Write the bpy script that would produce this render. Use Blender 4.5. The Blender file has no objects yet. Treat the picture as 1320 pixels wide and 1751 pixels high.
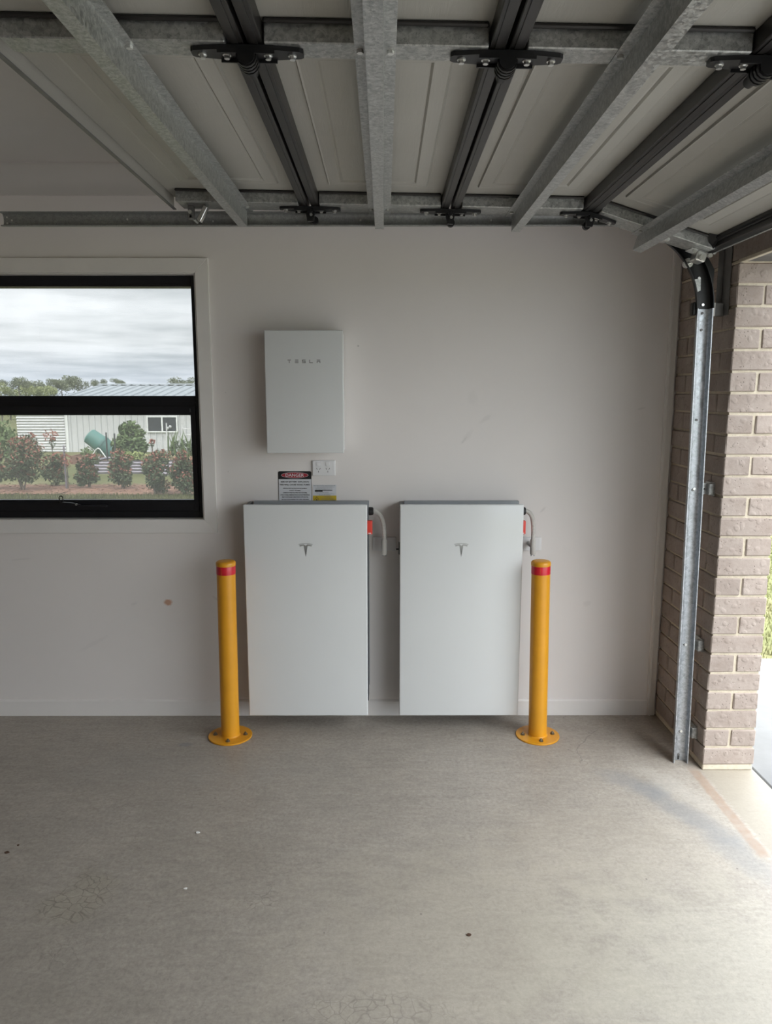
import bpy, bmesh, math, random
from mathutils import Vector, Matrix
R = math.radians
random.seed(7)
S = bpy.context.scene
COL = S.collection

# ------------------------------------------------------------------ camera
F, W_, H_ = 1260.0, 1320.0, 1751.0
PITCH, YAW = 9.0858, -0.1347
cam_d = bpy.data.cameras.new('camera')
cam_d.sensor_fit = 'HORIZONTAL'; cam_d.sensor_width = 36.0; cam_d.lens = 36.0 * F / W_
cam_d.clip_start = 0.05; cam_d.clip_end = 2000
cam = bpy.data.objects.new('camera', cam_d); COL.objects.link(cam)
cam.location = (0, 0, 1.712); cam.rotation_euler = (R(90 - PITCH), 0, R(YAW))
S.camera = cam

# ------------------------------------------------------------------ exposure
S.view_settings.view_transform = 'Standard'; S.view_settings.look = 'None'
S.view_settings.gamma = 1.0; S.view_settings.use_curve_mapping = False
S.view_settings.exposure = 2.65
S.cycles.max_bounces = 14; S.cycles.diffuse_bounces = 8; S.cycles.glossy_bounces = 4
S.cycles.transparent_max_bounces = 12
S.cycles.use_denoising = True
S.cycles.sample_clamp_indirect = 6.0

# ------------------------------------------------------------------ sky: bright overcast, brighter overhead, stratus bands
SKY = 0.60
world = bpy.data.worlds.new('overcast_sky'); S.world = world; world.use_nodes = True
def build_sky():
    nt = world.node_tree; n = nt.nodes; l = nt.links
    n.clear()
    out = n.new('ShaderNodeOutputWorld'); bg = n.new('ShaderNodeBackground')
    tc = n.new('ShaderNodeTexCoord'); sep = n.new('ShaderNodeSeparateXYZ')
    l.new(tc.outputs['Generated'], sep.inputs[0])
    def m(op, a, b=None, clamp=False):
        k = n.new('ShaderNodeMath'); k.operation = op; k.use_clamp = clamp
        for i, v in enumerate((a, b)):
            if v is None: continue
            if isinstance(v, (int, float)): k.inputs[i].default_value = v
            else: l.new(v, k.inputs[i])
        return k.outputs[0]
    z = m('MAXIMUM', sep.outputs['Z'], 0.0)
    zz = m('ADD', z, 0.05)
    cx = m('DIVIDE', sep.outputs['X'], zz); cy = m('DIVIDE', sep.outputs['Y'], zz)
    comb = n.new('ShaderNodeCombineXYZ'); l.new(cx, comb.inputs[0]); l.new(cy, comb.inputs[1])
    nz = n.new('ShaderNodeTexNoise'); nz.inputs['Scale'].default_value = 0.42
    nz.inputs['Detail'].default_value = 6; nz.inputs['Roughness'].default_value = 0.52
    l.new(comb.outputs[0], nz.inputs['Vector'])
    rp = n.new('ShaderNodeValToRGB')
    e = rp.color_ramp.elements
    e[0].position = 0.38; e[0].color = (0.50, 0.545, 0.57, 1)
    e[1].position = 0.62; e[1].color = (0.93, 0.97, 1.0, 1)
    l.new(nz.outputs[0], rp.inputs[0])
    # a bluer strip of distant air low on the horizon
    hz = m('SUBTRACT', 1.0, m('MULTIPLY', z, 16.0, True), True)
    mx = n.new('ShaderNodeMix'); mx.data_type = 'RGBA'
    l.new(m('MULTIPLY', hz, 0.55), mx.inputs[0]); l.new(rp.outputs[0], mx.inputs[6]); mx.inputs[7].default_value = (0.66, 0.77, 0.93, 1)
    l.new(mx.outputs[2], bg.inputs['Color'])
    # bright overcast: luminance rises smoothly from the horizon to the zenith
    st = m('MULTIPLY', m('ADD', 1.0, m('MULTIPLY', z, 1.5)), SKY)
    l.new(st, bg.inputs['Strength']); l.new(bg.outputs[0], out.inputs[0])
build_sky()
# the sun behind the cloud sheet: high, very soft
sun_d = bpy.data.lights.new('sun', 'SUN'); sun_d.energy = 1.7; sun_d.angle = R(60); sun_d.color = (1.0, 0.96, 0.90)
sun = bpy.data.objects.new('sun', sun_d); COL.objects.link(sun)
sun.location = (-8, -8, 20)
sun.rotation_euler = (Vector((0.30, 0.42, -0.86))).to_track_quat('-Z', 'Y').to_euler()

# ================================================================== helpers
class MB:
    def __init__(s, M=None): s.bm = bmesh.new(); s.M = M
    def _v(s, p):
        p = Vector(p)
        return s.bm.verts.new(s.M @ p if s.M is not None else p)
    def poly(s, pts):
        return s.bm.faces.new([s._v(p) for p in pts])
    def box(s, x0, x1, y0, y1, z0, z1, bev=0.0, seg=1):
        v = [s._v(p) for p in ((x0,y0,z0),(x1,y0,z0),(x1,y1,z0),(x0,y1,z0),(x0,y0,z1),(x1,y0,z1),(x1,y1,z1),(x0,y1,z1))]
        fs = [s.bm.faces.new([v[i] for i in q]) for q in ((3,2,1,0),(4,5,6,7),(0,1,5,4),(1,2,6,5),(2,3,7,6),(3,0,4,7))]
        if bev > 0:
            es = list({e for f in fs for e in f.edges})
            bmesh.ops.bevel(s.bm, geom=es, offset=bev, segments=seg, affect='EDGES', profile=0.6)
        return s
    def prism(s, pts, d):
        """closed outline (3-D points) pushed along d"""
        d = Vector(d); pts = [Vector(p) for p in pts]
        a = [s._v(p) for p in pts]; b = [s._v(p + d) for p in pts]
        s.bm.faces.new(a[::-1]); s.bm.faces.new(b)
        n = len(a)
        for i in range(n): s.bm.faces.new((a[i], a[(i+1) % n], b[(i+1) % n], b[i]))
        return s
    def tube(s, pts, r, seg=10, cap=True):
        pts = [Vector(p) for p in pts]; n = len(pts)
        rr = r if isinstance(r, (list, tuple)) else [r] * n
        rings = []; ref = None
        for i, p in enumerate(pts):
            t = (pts[min(i+1, n-1)] - pts[max(i-1, 0)]).normalized()
            if ref is None:
                ref = Vector((0,0,1)) if abs(t.z) < 0.9 else Vector((1,0,0))
            u = (ref - t * ref.dot(t)).normalized(); ref = u; w = t.cross(u)
            rings.append([s._v(p + (u*math.cos(a) + w*math.sin(a)) * rr[i]) for a in (2*math.pi*k/seg for k in range(seg))])
        for a, b in zip(rings, rings[1:]):
            for k in range(seg): s.bm.faces.new((a[k], a[(k+1)%seg], b[(k+1)%seg], b[k]))
        if cap: s.bm.faces.new(rings[0][::-1]); s.bm.faces.new(rings[-1])
        return s
    def lathe(s, prof, c=(0,0,0), seg=32):
        """profile of (r, z) from the bottom up, about a vertical axis at c"""
        c = Vector(c); rings = []
        for r, z in prof:
            if r < 1e-6: rings.append([s._v(c + Vector((0,0,z)))])
            else: rings.append([s._v(c + Vector((r*math.cos(2*math.pi*k/seg), r*math.sin(2*math.pi*k/seg), z))) for k in range(seg)])
        for a, b in zip(rings, rings[1:]):
            for k in range(seg):
                k2 = (k+1) % seg
                if len(a) == 1 and len(b) > 1: s.bm.faces.new((a[0], b[k2], b[k]))
                elif len(b) == 1 and len(a) > 1: s.bm.faces.new((a[k], a[k2], b[0]))
                elif len(a) > 1: s.bm.faces.new((a[k], a[k2], b[k2], b[k]))
        return s
    def strip(s, prof, d, closed=False):
        """open sheet: polyline pushed along d"""
        d = Vector(d); pts = [Vector(p) for p in prof]
        a = [s._v(p) for p in pts]; b = [s._v(p + d) for p in pts]
        for i in range(len(a) - (0 if closed else 1)):
            j = (i+1) % len(a); s.bm.faces.new((a[i], a[j], b[j], b[i]))
        return s
    def mesh(s, name, mat, smooth=None):
        bmesh.ops.recalc_face_normals(s.bm, faces=s.bm.faces[:])
        me = bpy.data.meshes.new(name); s.bm.to_mesh(me); s.bm.free()
        if mat: me.materials.append(mat)
        if smooth:
            me.polygons.foreach_set('use_smooth', [True] * len(me.polygons))
            me.set_sharp_from_angle(angle=R(smooth))
        return me

def link(name, me, parent=None, loc=None):
    o = bpy.data.objects.new(name, me); COL.objects.link(o)
    if parent is not None: o.parent = parent
    if loc is not None: o.location = loc
    return o
def ob(name, mb, mat, parent=None, smooth=None, loc=None, label=None, kind=None):
    o = link(name, mb.mesh(name, mat, smooth), parent, loc)
    if label: o['label'] = label
    if kind: o['kind'] = kind
    return o
def tag(o, label, cat, group=None):
    o['label'] = label; o['category'] = cat
    if group: o['group'] = group
    return o
def thing(name, label, cat, loc=(0,0,0), rot=(0,0,0), group=None):
    o = bpy.data.objects.new(name, None); COL.objects.link(o); o.location = loc; o.rotation_euler = rot
    o.empty_display_size = 0.1
    return tag(o, label, cat, group)
def struct(name, mb, mat, parent=None, smooth=None, label=None):
    o = ob(name, mb, mat, parent, smooth)
    if parent is None: o['kind'] = 'structure'
    if label: o['label'] = label
    return o
def kids(o): return [c for c in COL.objects if c.parent == o]
def dup(o, parent=None, loc=None, label=None):
    c = o.copy(); COL.objects.link(c)
    if parent is not None: c.parent = parent
    if loc is not None: c.location = loc
    if label: c['label'] = label
    for k in kids(o): dup(k, c)
    return c
def text(body, size, x, y, z, parent, mat, name='lettering', width=None, sx=1.0, bold=0.0, align='CENTER', ext=0.0004):
    """flat lettering facing -Y, centred on (x, z), its face at y"""
    cu = bpy.data.curves.new('t', 'FONT'); cu.body = body; cu.size = size; cu.align_x = align; cu.align_y = 'CENTER'
    cu.extrude = ext; cu.offset = bold; cu.resolution_u = 2
    t = bpy.data.objects.new('t', cu); COL.objects.link(t)
    dg = bpy.context.evaluated_depsgraph_get()
    me = bpy.data.meshes.new_from_object(t.evaluated_get(dg))
    bpy.data.objects.remove(t); bpy.data.curves.remove(cu)
    xs = [v.co.x for v in me.vertices]; zs = [v.co.y for v in me.vertices]
    k = sx
    if width: k = width / (max(xs) - min(xs))
    mx = (max(xs) + min(xs)) / 2 if align == 'CENTER' else min(xs)
    mz = (max(zs) + min(zs)) / 2
    for v in me.vertices:
        q = v.co.copy(); v.co = ((q.x - mx) * k, -q.z, q.y - mz)
    me.name = name; me.materials.clear(); me.materials.append(mat)
    return link(name, me, parent, (x, y, z))

# ------------------------------------------------------------------ materials
class NT:
    def __init__(s, name):
        s.mat = bpy.data.materials.new(name); s.mat.use_nodes = True
        s.t = s.mat.node_tree; s.n = s.t.nodes; s.l = s.t.links
        s.b = s.n['Principled BSDF']; s._tc = None
    def co(s, kind='Object'):
        if s._tc is None: s._tc = s.n.new('ShaderNodeTexCoord')
        return s._tc.outputs[kind]
    def set(s, sock, v):
        if isinstance(v, (int, float)): sock.default_value = v
        elif isinstance(v, tuple): sock.default_value = v if len(v) == len(sock.default_value) else (*v, 1)
        else: s.l.new(v, sock)
    def m(s, op, a, b=None, c=None, clamp=False):
        k = s.n.new('ShaderNodeMath'); k.operation = op; k.use_clamp = clamp
        for i, v in enumerate((a, b, c)):
            if v is not None: s.set(k.inputs[i], v)
        return k.outputs[0]
    def vmul(s, vec, k):
        q = s.n.new('ShaderNodeVectorMath'); q.operation = 'MULTIPLY'; s.set(q.inputs[0], vec); q.inputs[1].default_value = k
        return q.outputs[0]
    def vadd(s, vec, k):
        q = s.n.new('ShaderNodeVectorMath'); q.operation = 'ADD'; s.set(q.inputs[0], vec); s.set(q.inputs[1], k)
        return q.outputs[0]
    def noise(s, scale, detail=4, rough=0.55, vec=None, out=0, dist=0.0):
        k = s.n.new('ShaderNodeTexNoise'); k.inputs['Scale'].default_value = scale; k.inputs['Detail'].default_value = detail
        k.inputs['Roughness'].default_value = rough; k.inputs['Distortion'].default_value = dist
        s.l.new(vec if vec is not None else s.co(), k.inputs['Vector']); return k.outputs[out]
    def vor(s, scale, feature='F1', out='Distance', vec=None, rand=1.0):
        k = s.n.new('ShaderNodeTexVoronoi'); k.feature = feature; k.inputs['Scale'].default_value = scale
        k.inputs['Randomness'].default_value = rand
        s.l.new(vec if vec is not None else s.co(), k.inputs['Vector']); return k.outputs[out]
    def ramp(s, fac, stops):
        k = s.n.new('ShaderNodeValToRGB'); e = k.color_ramp.elements
        while len(e) < len(stops): e.new(0.5)
        for q, (p, c) in zip(e, stops):
            q.position = p; q.color = (*c, 1) if isinstance(c, tuple) else (c, c, c, 1)
        s.l.new(fac, k.inputs[0]); return k.outputs[0]
    def mix(s, fac, a, b, mode='MIX'):
        k = s.n.new('ShaderNodeMix'); k.data_type = 'RGBA'; k.blend_type = mode
        s.set(k.inputs[0], fac); s.set(k.inputs[6], a); s.set(k.inputs[7], b); return k.outputs[2]
    def sep(s, vec=None):
        k = s.n.new('ShaderNodeSeparateXYZ'); s.l.new(vec if vec is not None else s.co(), k.inputs[0]); return k.outputs
    def smooth(s, v, lo, hi, a=0.0, b=1.0):
        k = s.n.new('ShaderNodeMapRange'); k.interpolation_type = 'SMOOTHSTEP'
        s.set(k.inputs[0], v); k.inputs[1].default_value = lo; k.inputs[2].default_value = hi
        k.inputs[3].default_value = a; k.inputs[4].default_value = b; return k.outputs[0]
    def spot(s, u, v, cu, cv, ru, rv, soft=0.5, ang=0.0, wob=None):
        """soft elliptical mark on a surface; 1 inside"""
        c, sn = math.cos(ang), math.sin(ang)
        du = s.m('SUBTRACT', u, cu); dv = s.m('SUBTRACT', v, cv)
        p = s.m('DIVIDE', s.m('ADD', s.m('MULTIPLY', du, c), s.m('MULTIPLY', dv, sn)), ru)
        q = s.m('DIVIDE', s.m('SUBTRACT', s.m('MULTIPLY', dv, c), s.m('MULTIPLY', du, sn)), rv)
        d = s.m('SQRT', s.m('ADD', s.m('MULTIPLY', p, p), s.m('MULTIPLY', q, q)))
        if wob is not None: d = s.m('ADD', d, wob)
        return s.smooth(d, 1.0 + soft, 1.0 - soft)
    def bump(s, h, strength=0.3, dist=0.002, prev=None):
        k = s.n.new('ShaderNodeBump'); k.inputs['Strength'].default_value = strength; k.inputs['Distance'].default_value = dist
        s.l.new(h, k.inputs['Height'])
        if prev is not None: s.l.new(prev, k.inputs['Normal'])
        s.l.new(k.outputs[0], s.b.inputs['Normal']); return k.outputs[0]
    def fin(s, color, rough=0.6, metal=0.0, spec=None, coat=None):
        s.set(s.b.inputs['Base Color'], color); s.set(s.b.inputs['Roughness'], rough); s.set(s.b.inputs['Metallic'], metal)
        if spec is not None: s.b.inputs['Specular IOR Level'].default_value = spec
        if coat: s.b.inputs['Coat Weight'].default_value = coat; s.b.inputs['Coat Roughness'].default_value = 0.06
        return s.mat

def simple(name, c, rough=0.55, metal=0.0, var=0.06, scale=14.0, bump=0.0, bscale=120.0, spec=None, coat=None):
    t = NT(name)
    f = t.noise(scale, 4)
    lo = tuple(max(0, x * (1 - var)) for x in c); hi = tuple(min(1, x * (1 + var)) for x in c)
    col = t.ramp(f, [(0.3, lo), (0.7, hi)])
    if bump: t.bump(t.noise(bscale, 3), bump, 0.001)
    return t.fin(col, rough, metal, spec, coat)

def m_galv(name, lo, hi, rough=0.5, metal=0.55, scale=70.0):
    t = NT(name)
    v = t.vor(scale, out='Color'); k = t.sep(v)[0]
    f = t.m('ADD', t.m('MULTIPLY', k, 0.32), t.m('MULTIPLY', t.noise(75, 5, 0.7), 0.78))
    wisp = t.smooth(t.noise(scale * 0.8, 4, 0.6, dist=2.5), 0.56, 0.66)
    col = t.ramp(f, [(0.30, lo), (0.78, hi)])
    col = t.mix(t.m('MULTIPLY', wisp, 0.5), col, tuple(0.6 * q for q in lo))
    rg = t.smooth(k, 0, 1, rough - 0.1, rough + 0.12)
    return t.fin(col, rg, metal)

def m_wall():
    t = NT('painted_plaster'); x, y, z = t.sep()
    col = t.ramp(t.noise(1.3, 5, 0.6), [(0.3, (0.775, 0.738, 0.715)), (0.7, (0.81, 0.773, 0.75))])
    wb = t.m('MULTIPLY', t.m('SUBTRACT', t.noise(40, 4, 0.7), 0.5), 1.6)
    dk = t.spot(x, z, -1.1416, 0.6277, 0.020, 0.016, 0.45, 0, wb)
    col = t.mix(t.m('MULTIPLY', dk, 0.75), col, (0.50, 0.22, 0.10))
    for (cx, cz, ru, rv, a, k) in ((0.446, 1.694, 0.022, 0.035, 0.2, 0.07), (0.519, 1.592, 0.035, 0.010, 0.6, 0.12), (0.425, 1.503, 0.03, 0.012, 0.9, 0.09),
                                   (0.405, 1.478, 0.02, 0.006, 0.9, 0.18), (-0.86, 0.63, 0.05, 0.008, -0.6, 0.22), (-0.46, 1.68, 0.003, 0.003, 0, 0.3), (-0.13, 1.95, 0.004, 0.004, 0, .6),
                                   (-1.32, 0.62, 0.02, 0.006, 0.4, 0.12), (-1.9, 0.86, 0.05, 0.004, 0.1, 0.12), (-0.80, 1.72, 0.003, 0.003, 0, 0.3), (-0.80, 1.32, 0.003, 0.003, 0, 0.3),
                                   (1.07, 0.62, 0.02, 0.012, 0.3, 0.12), (0.82, 1.12, 0.02, 0.006, 0.8, 0.2), (-1.55, 0.40, 0.08, 0.010, 0.5, 0.07), (1.30, 1.64, 0.02, 0.004, 0.2, 0.16)):
        col = t.mix(t.m('MULTIPLY', t.spot(x, z, cx, cz, ru, rv, 0.5, a, wb), k), col, (0.36, 0.35, 0.34))
    b = t.bump(t.noise(260, 3, 0.6), 0.12, 0.0006)
    t.bump(t.noise(9, 2), 0.05, 0.004, b)
    return t.fin(col, 0.62, 0, 0.35)

def m_floor():
    t = NT('garage_concrete'); x, y, z = t.sep()
    big = t.noise(0.9, 6, 0.62); med = t.noise(5, 6, 0.65, dist=0.4); fine = t.noise(60, 5, 0.75)
    streak = t.noise(14, 5, 0.7, t.vmul(t.co(), (0.5, 2.2, 1)), dist=0.8)
    col = t.ramp(big, [(0.30, (0.500, 0.450, 0.398)), (0.70, (0.600, 0.546, 0.490))])
    col = t.mix(0.55, col, t.ramp(med, [(0.25, (0.56, 0.545, 0.52)), (0.5, (0.72, 0.71, 0.69)), (0.75, (0.86, 0.84, 0.80))]), 'MULTIPLY')
    col = t.mix(0.50, col, t.ramp(streak, [(0.3, (0.66, 0.65, 0.64)), (0.7, (1, 1, 0.99))]), 'MULTIPLY')
    wisp = t.noise(34, 6, 0.7, dist=2.0)
    col = t.mix(0.55, col, t.ramp(wisp, [(0.35, (0.70, 0.69, 0.67)), (0.5, (0.92, 0.92, 0.91)), (0.65, (1, 1, 1))]), 'MULTIPLY')
    col = t.mix(0.65, col, t.ramp(fine, [(0.3, (0.60, 0.60, 0.60)), (0.65, (1.0, 1.0, 1.0))]), 'MULTIPLY')
    wob = t.m('MULTIPLY', t.m('SUBTRACT', t.noise(7, 5, 0.65), 0.5), 2.2)
    # soft patches: darker at the left, warmer in the middle and right
    for (cx, cy, ru, rv, k, c) in ((-1.6, 1.7, 0.7, 0.5, 0.25, (0.25, 0.22, 0.19)), (0.25, 2.1, 0.5, 0.45, 0.30, (0.50, 0.45, 0.36)), (0.8, 2.55, 0.45, 0.25, 0.22, (0.50, 0.44, 0.36)),
                                   (-0.9, 3.2, 0.6, 0.14, 0.18, (0.30, 0.29, 0.27)), (1.0, 1.8, 0.5, 0.5, 0.25, (0.56, 0.53, 0.44))):
        col = t.mix(t.m('MULTIPLY', t.spot(x, y, cx, cy, ru, rv, 0.6, 0, wob), k), col, c)
    # blue-grey damp stain along the door line
    for (cx, cy, ru, rv, a, k) in ((1.24, 2.82, 0.26, 0.060, -1.05, 0.42), (1.33, 2.52, 0.20, 0.060, -1.2, 0.36), (1.10, 3.05, 0.14, 0.07, -0.8, 0.35), (-0.99, 3.42, 0.03, 0.02, 0, 0.5)):
        col = t.mix(t.m('MULTIPLY', t.spot(x, y, cx, cy, ru, rv, 0.6, a, wob), k), col, (0.20, 0.215, 0.235))
    # pale lime crust beside the stain
    col = t.mix(t.m('MULTIPLY', t.spot(x, y, 1.30, 2.98, 0.24, 0.055, 0.7, -1.1, wob), 0.30), col, (0.50, 0.475, 0.435))
    # threshold strip, sandy in its own colour, and the rusty line the bottom seal left
    col = t.mix(t.m('MULTIPLY', t.smooth(x, 1.45, 1.475), 0.75), col, (0.32, 0.288, 0.235))
    wx = t.m('ADD', x, t.m('MULTIPLY', t.m('SUBTRACT', t.noise(20, 4), 0.5), 0.02))
    rl = t.m('MULTIPLY', t.m('MULTIPLY', t.smooth(wx, 1.395, 1.412), t.smooth(wx, 1.458, 1.440)), t.m('MULTIPLY', t.smooth(y, 2.50, 2.54), t.smooth(y, 3.22, 3.12)))
    col = t.mix(t.m('MULTIPLY', rl, t.ramp(t.noise(30, 5, 0.7), [(0.3, 0.35), (0.7, 0.85)])), col, (0.31, 0.215, 0.155))
    rl2 = t.m('MULTIPLY', t.m('MULTIPLY', t.smooth(wx, 1.44, 1.45), t.smooth(wx, 1.466, 1.456)), t.smooth(y, 2.52, 2.45))
    col = t.mix(t.m('MULTIPLY', rl2, 0.5), col, (0.36, 0.29, 0.24))
    # crazed patches
    ed = t.vor(26, 'DISTANCE_TO_EDGE', vec=t.vadd(t.co(), t.vmul(t.noise(9, 4, out=1), (0.08, 0.08, 0))))
    crack = t.smooth(ed, 0.055, 0.01)
    pm = t.spot(x, y, -1.06, 2.30, 0.13, 0.10, 0.35, 0.9, wob)
    col = t.mix(t.m('MULTIPLY', pm, 0.28), col, (0.36, 0.32, 0.24))
    pm2 = t.m('MAXIMUM', pm, t.m('MULTIPLY', t.spot(x, y, -0.42, 2.30, 0.05, 0.07, 0.4, 0, wob), 0.7))
    pm2 = t.m('MAXIMUM', pm2, t.m('MULTIPLY', t.spot(x, y, -0.05, 1.82, 0.2, 0.07, 0.4, 0, wob), 0.6))
    pm2 = t.m('MAXIMUM', pm2, t.m('MULTIPLY', t.spot(x, y, -0.98, 2.05, 0.1, 0.08, 0.4, 0, wob), 0.5))
    col = t.mix(t.m('MULTIPLY', t.m('MULTIPLY', crack, pm2), 0.6), col, (0.16, 0.14, 0.12))
    # the long curved crack by the right bollard
    col = t.mix(t.m('MULTIPLY', t.m('MULTIPLY', t.smooth(t.m('ABSOLUTE', t.m('SUBTRACT', t.m('ADD', x, t.m('MULTIPLY', t.m('SUBTRACT', t.noise(12, 3), 0.5), 0.08)), t.m('ADD', 0.93, t.m('MULTIPLY', t.m('POWER', t.m('MAXIMUM', t.m('SUBTRACT', y, 3.25), 0.0), 2.0), 1.6)))), 0.005, 0.001),
                t.m('MULTIPLY', t.smooth(y, 3.20, 3.24), t.smooth(y, 3.62, 3.55))), 0.6), col, (0.20, 0.18, 0.16))
    # pits and grit
    pit = t.smooth(t.vor(7.0), 0.035, 0.02)
    col = t.mix(t.m('MULTIPLY', pit, 0.7), col, (0.15, 0.135, 0.12))
    pit2 = t.smooth(t.vor(23.0), 0.05, 0.03)
    col = t.mix(t.m('MULTIPLY', pit2, 0.35), col, (0.2, 0.19, 0.17))
    b = t.bump(fine, 0.25, 0.0012)
    b = t.bump(wisp, 0.22, 0.0015, b)
    b = t.bump(streak, 0.14, 0.002, b)
    return t.fin(col, t.ramp(med, [(0.3, 0.42), (0.7, 0.62)]), 0, 0.4)

def m_brick():
    t = NT('clay_brick')
    oi = t.n.new('ShaderNodeObjectInfo')
    off = t.n.new('ShaderNodeCombineXYZ'); t.l.new(t.m('MULTIPLY', oi.outputs['Random'], 37.0), off.inputs[0]); t.l.new(t.m('MULTIPLY', oi.outputs['Random'], 19.0), off.inputs[2])
    v = t.vadd(t.co(), off.outputs[0])
    n1 = t.noise(11, 5, 0.6, v); n2 = t.noise(90, 4, 0.7, v)
    c = t.ramp(n1, [(0.3, (0.360, 0.300, 0.265)), (0.7, (0.450, 0.388, 0.350))])
    c = t.mix(0.35, c, t.ramp(oi.outputs['Random'], [(0.0, (0.72, 0.68, 0.66)), (1.0, (1, 0.98, 0.96))]), 'MULTIPLY')
    c = t.mix(0.35, c, t.ramp(n2, [(0.3, (0.65, 0.64, 0.63)), (0.7, (1, 1, 1))]), 'MULTIPLY')
    pit = t.m('MULTIPLY', t.smooth(t.vor(75, vec=v), 0.26, 0.12), t.smooth(t.noise(16, 3, 0.6, v), 0.46, 0.58))
    c = t.mix(t.m('MULTIPLY', pit, 0.55), c, (0.15, 0.12, 0.105))
    blob = t.smooth(t.vor(26, vec=t.vadd(v, t.vmul(t.noise(20, 2, 0.5, v, out=1), (0.03, 0.03, 0.03)))), 0.42, 0.16)
    h = t.m('ADD', t.m('MULTIPLY', blob, 0.9), t.m('ADD', t.m('MULTIPLY', n2, 0.35), t.m('MULTIPLY', pit, -1.2)))
    b = t.bump(h, 0.55, 0.0035)
    t.bump(t.noise(30, 4, 0.6, v), 0.4, 0.004, b)
    return t.fin(c, 0.85, 0, 0.25)

def m_mortar():
    t = NT('cream_mortar')
    c = t.ramp(t.noise(45, 5, 0.7), [(0.3, (0.55, 0.48, 0.375)), (0.7, (0.68, 0.61, 0.495))])
    sp = t.smooth(t.vor(160), 0.25, 0.1)
    c = t.mix(t.m('MULTIPLY', t.m('MULTIPLY', sp, t.smooth(t.noise(60, 2), 0.5, 0.6)), 0.7), c, (0.22, 0.19, 0.15))
    t.bump(t.noise(140, 4, 0.7), 0.6, 0.002)
    return t.fin(c, 0.9, 0, 0.2)

def m_glass():
    t = NT('tinted_window_glass'); t.n.remove(t.b)
    out = t.n['Material Output']; tr = t.n.new('ShaderNodeBsdfTransparent'); gl = t.n.new('ShaderNodeBsdfGlossy')
    dust = t.smooth(t.vor(14.0), 0.05, 0.03); d2 = t.noise(6, 4)
    c = t.ramp(d2, [(0.3, (0.50, 0.502, 0.502)), (0.7, (0.52, 0.522, 0.522))])
    c = t.mix(t.m('MULTIPLY', dust, 0.25), c, (0.5, 0.5, 0.5)); t.l.new(c, tr.inputs[0])
    gl.inputs['Roughness'].default_value = 0.02; gl.inputs[0].default_value = (1, 1, 1, 1)
    fr = t.n.new('ShaderNodeFresnel'); fr.inputs[0].default_value = 1.45
    mx = t.n.new('ShaderNodeMixShader'); t.l.new(fr.outputs[0], mx.inputs[0]); t.l.new(tr.outputs[0], mx.inputs[1]); t.l.new(gl.outputs[0], mx.inputs[2])
    df = t.n.new('ShaderNodeBsdfTranslucent'); df.inputs[0].default_value = (0.9, 0.9, 0.9, 1)
    m2 = t.n.new('ShaderNodeMixShader'); m2.inputs[0].default_value = 0.05      # dust film; milky haze put into the glass washes out the view
    t.l.new(mx.outputs[0], m2.inputs[1]); t.l.new(df.outputs[0], m2.inputs[2])
    t.l.new(m2.outputs[0], out.inputs[0]); return t.mat

def m_leaf(name, a, b, c, scale=3.0):
    t = NT(name)
    f = t.noise(scale, 3); g = t.noise(scale * 9, 2)
    col = t.ramp(t.m('ADD', t.m('MULTIPLY', f, 0.5), t.m('MULTIPLY', g, 0.5)), [(0.32, a), (0.5, b), (0.68, c)])
    m = t.fin(col, 0.6, 0, 0.3)
    return m

def m_grass():
    t = NT('lawn_turf')
    f = t.noise(0.5, 6, 0.65); g = t.noise(7, 5, 0.7)
    col = t.ramp(f, [(0.3, (0.100, 0.112, 0.052)), (0.5, (0.150, 0.155, 0.078)), (0.7, (0.210, 0.195, 0.115))])
    col = t.mix(0.5, col, t.ramp(g, [(0.3, (0.55, 0.58, 0.45)), (0.7, (1.0, 1.0, 0.9))]), 'MULTIPLY')
    t.bump(t.noise(40, 4), 0.8, 0.02)
    return t.fin(col, 0.9, 0, 0.1)

def m_panel():
    """off-white steel with a pressed wood grain running along the section"""
    t = NT('door_skin')
    g = t.noise(60, 5, 0.65, t.vmul(t.co(), (1.0, 0.10, 1.0)), dist=1.5)
    col = t.ramp(t.noise(3, 4), [(0.3, (0.40, 0.388, 0.350)), (0.7, (0.44, 0.428, 0.388))])
    t.bump(g, 0.6, 0.0015)
    return t.fin(col, 0.48, 0, 0.45)

def m_emblem():
    t = NT('graded_emblem'); x, y, z = t.sep()
    f = t.smooth(z, -0.045, 0.02)
    col = t.mix(f, (0.16, 0.165, 0.165), (0.42, 0.43, 0.42))  # grey darkens towards the foot of the emblem
    return t.fin(col, 0.35, 0.6)

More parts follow.
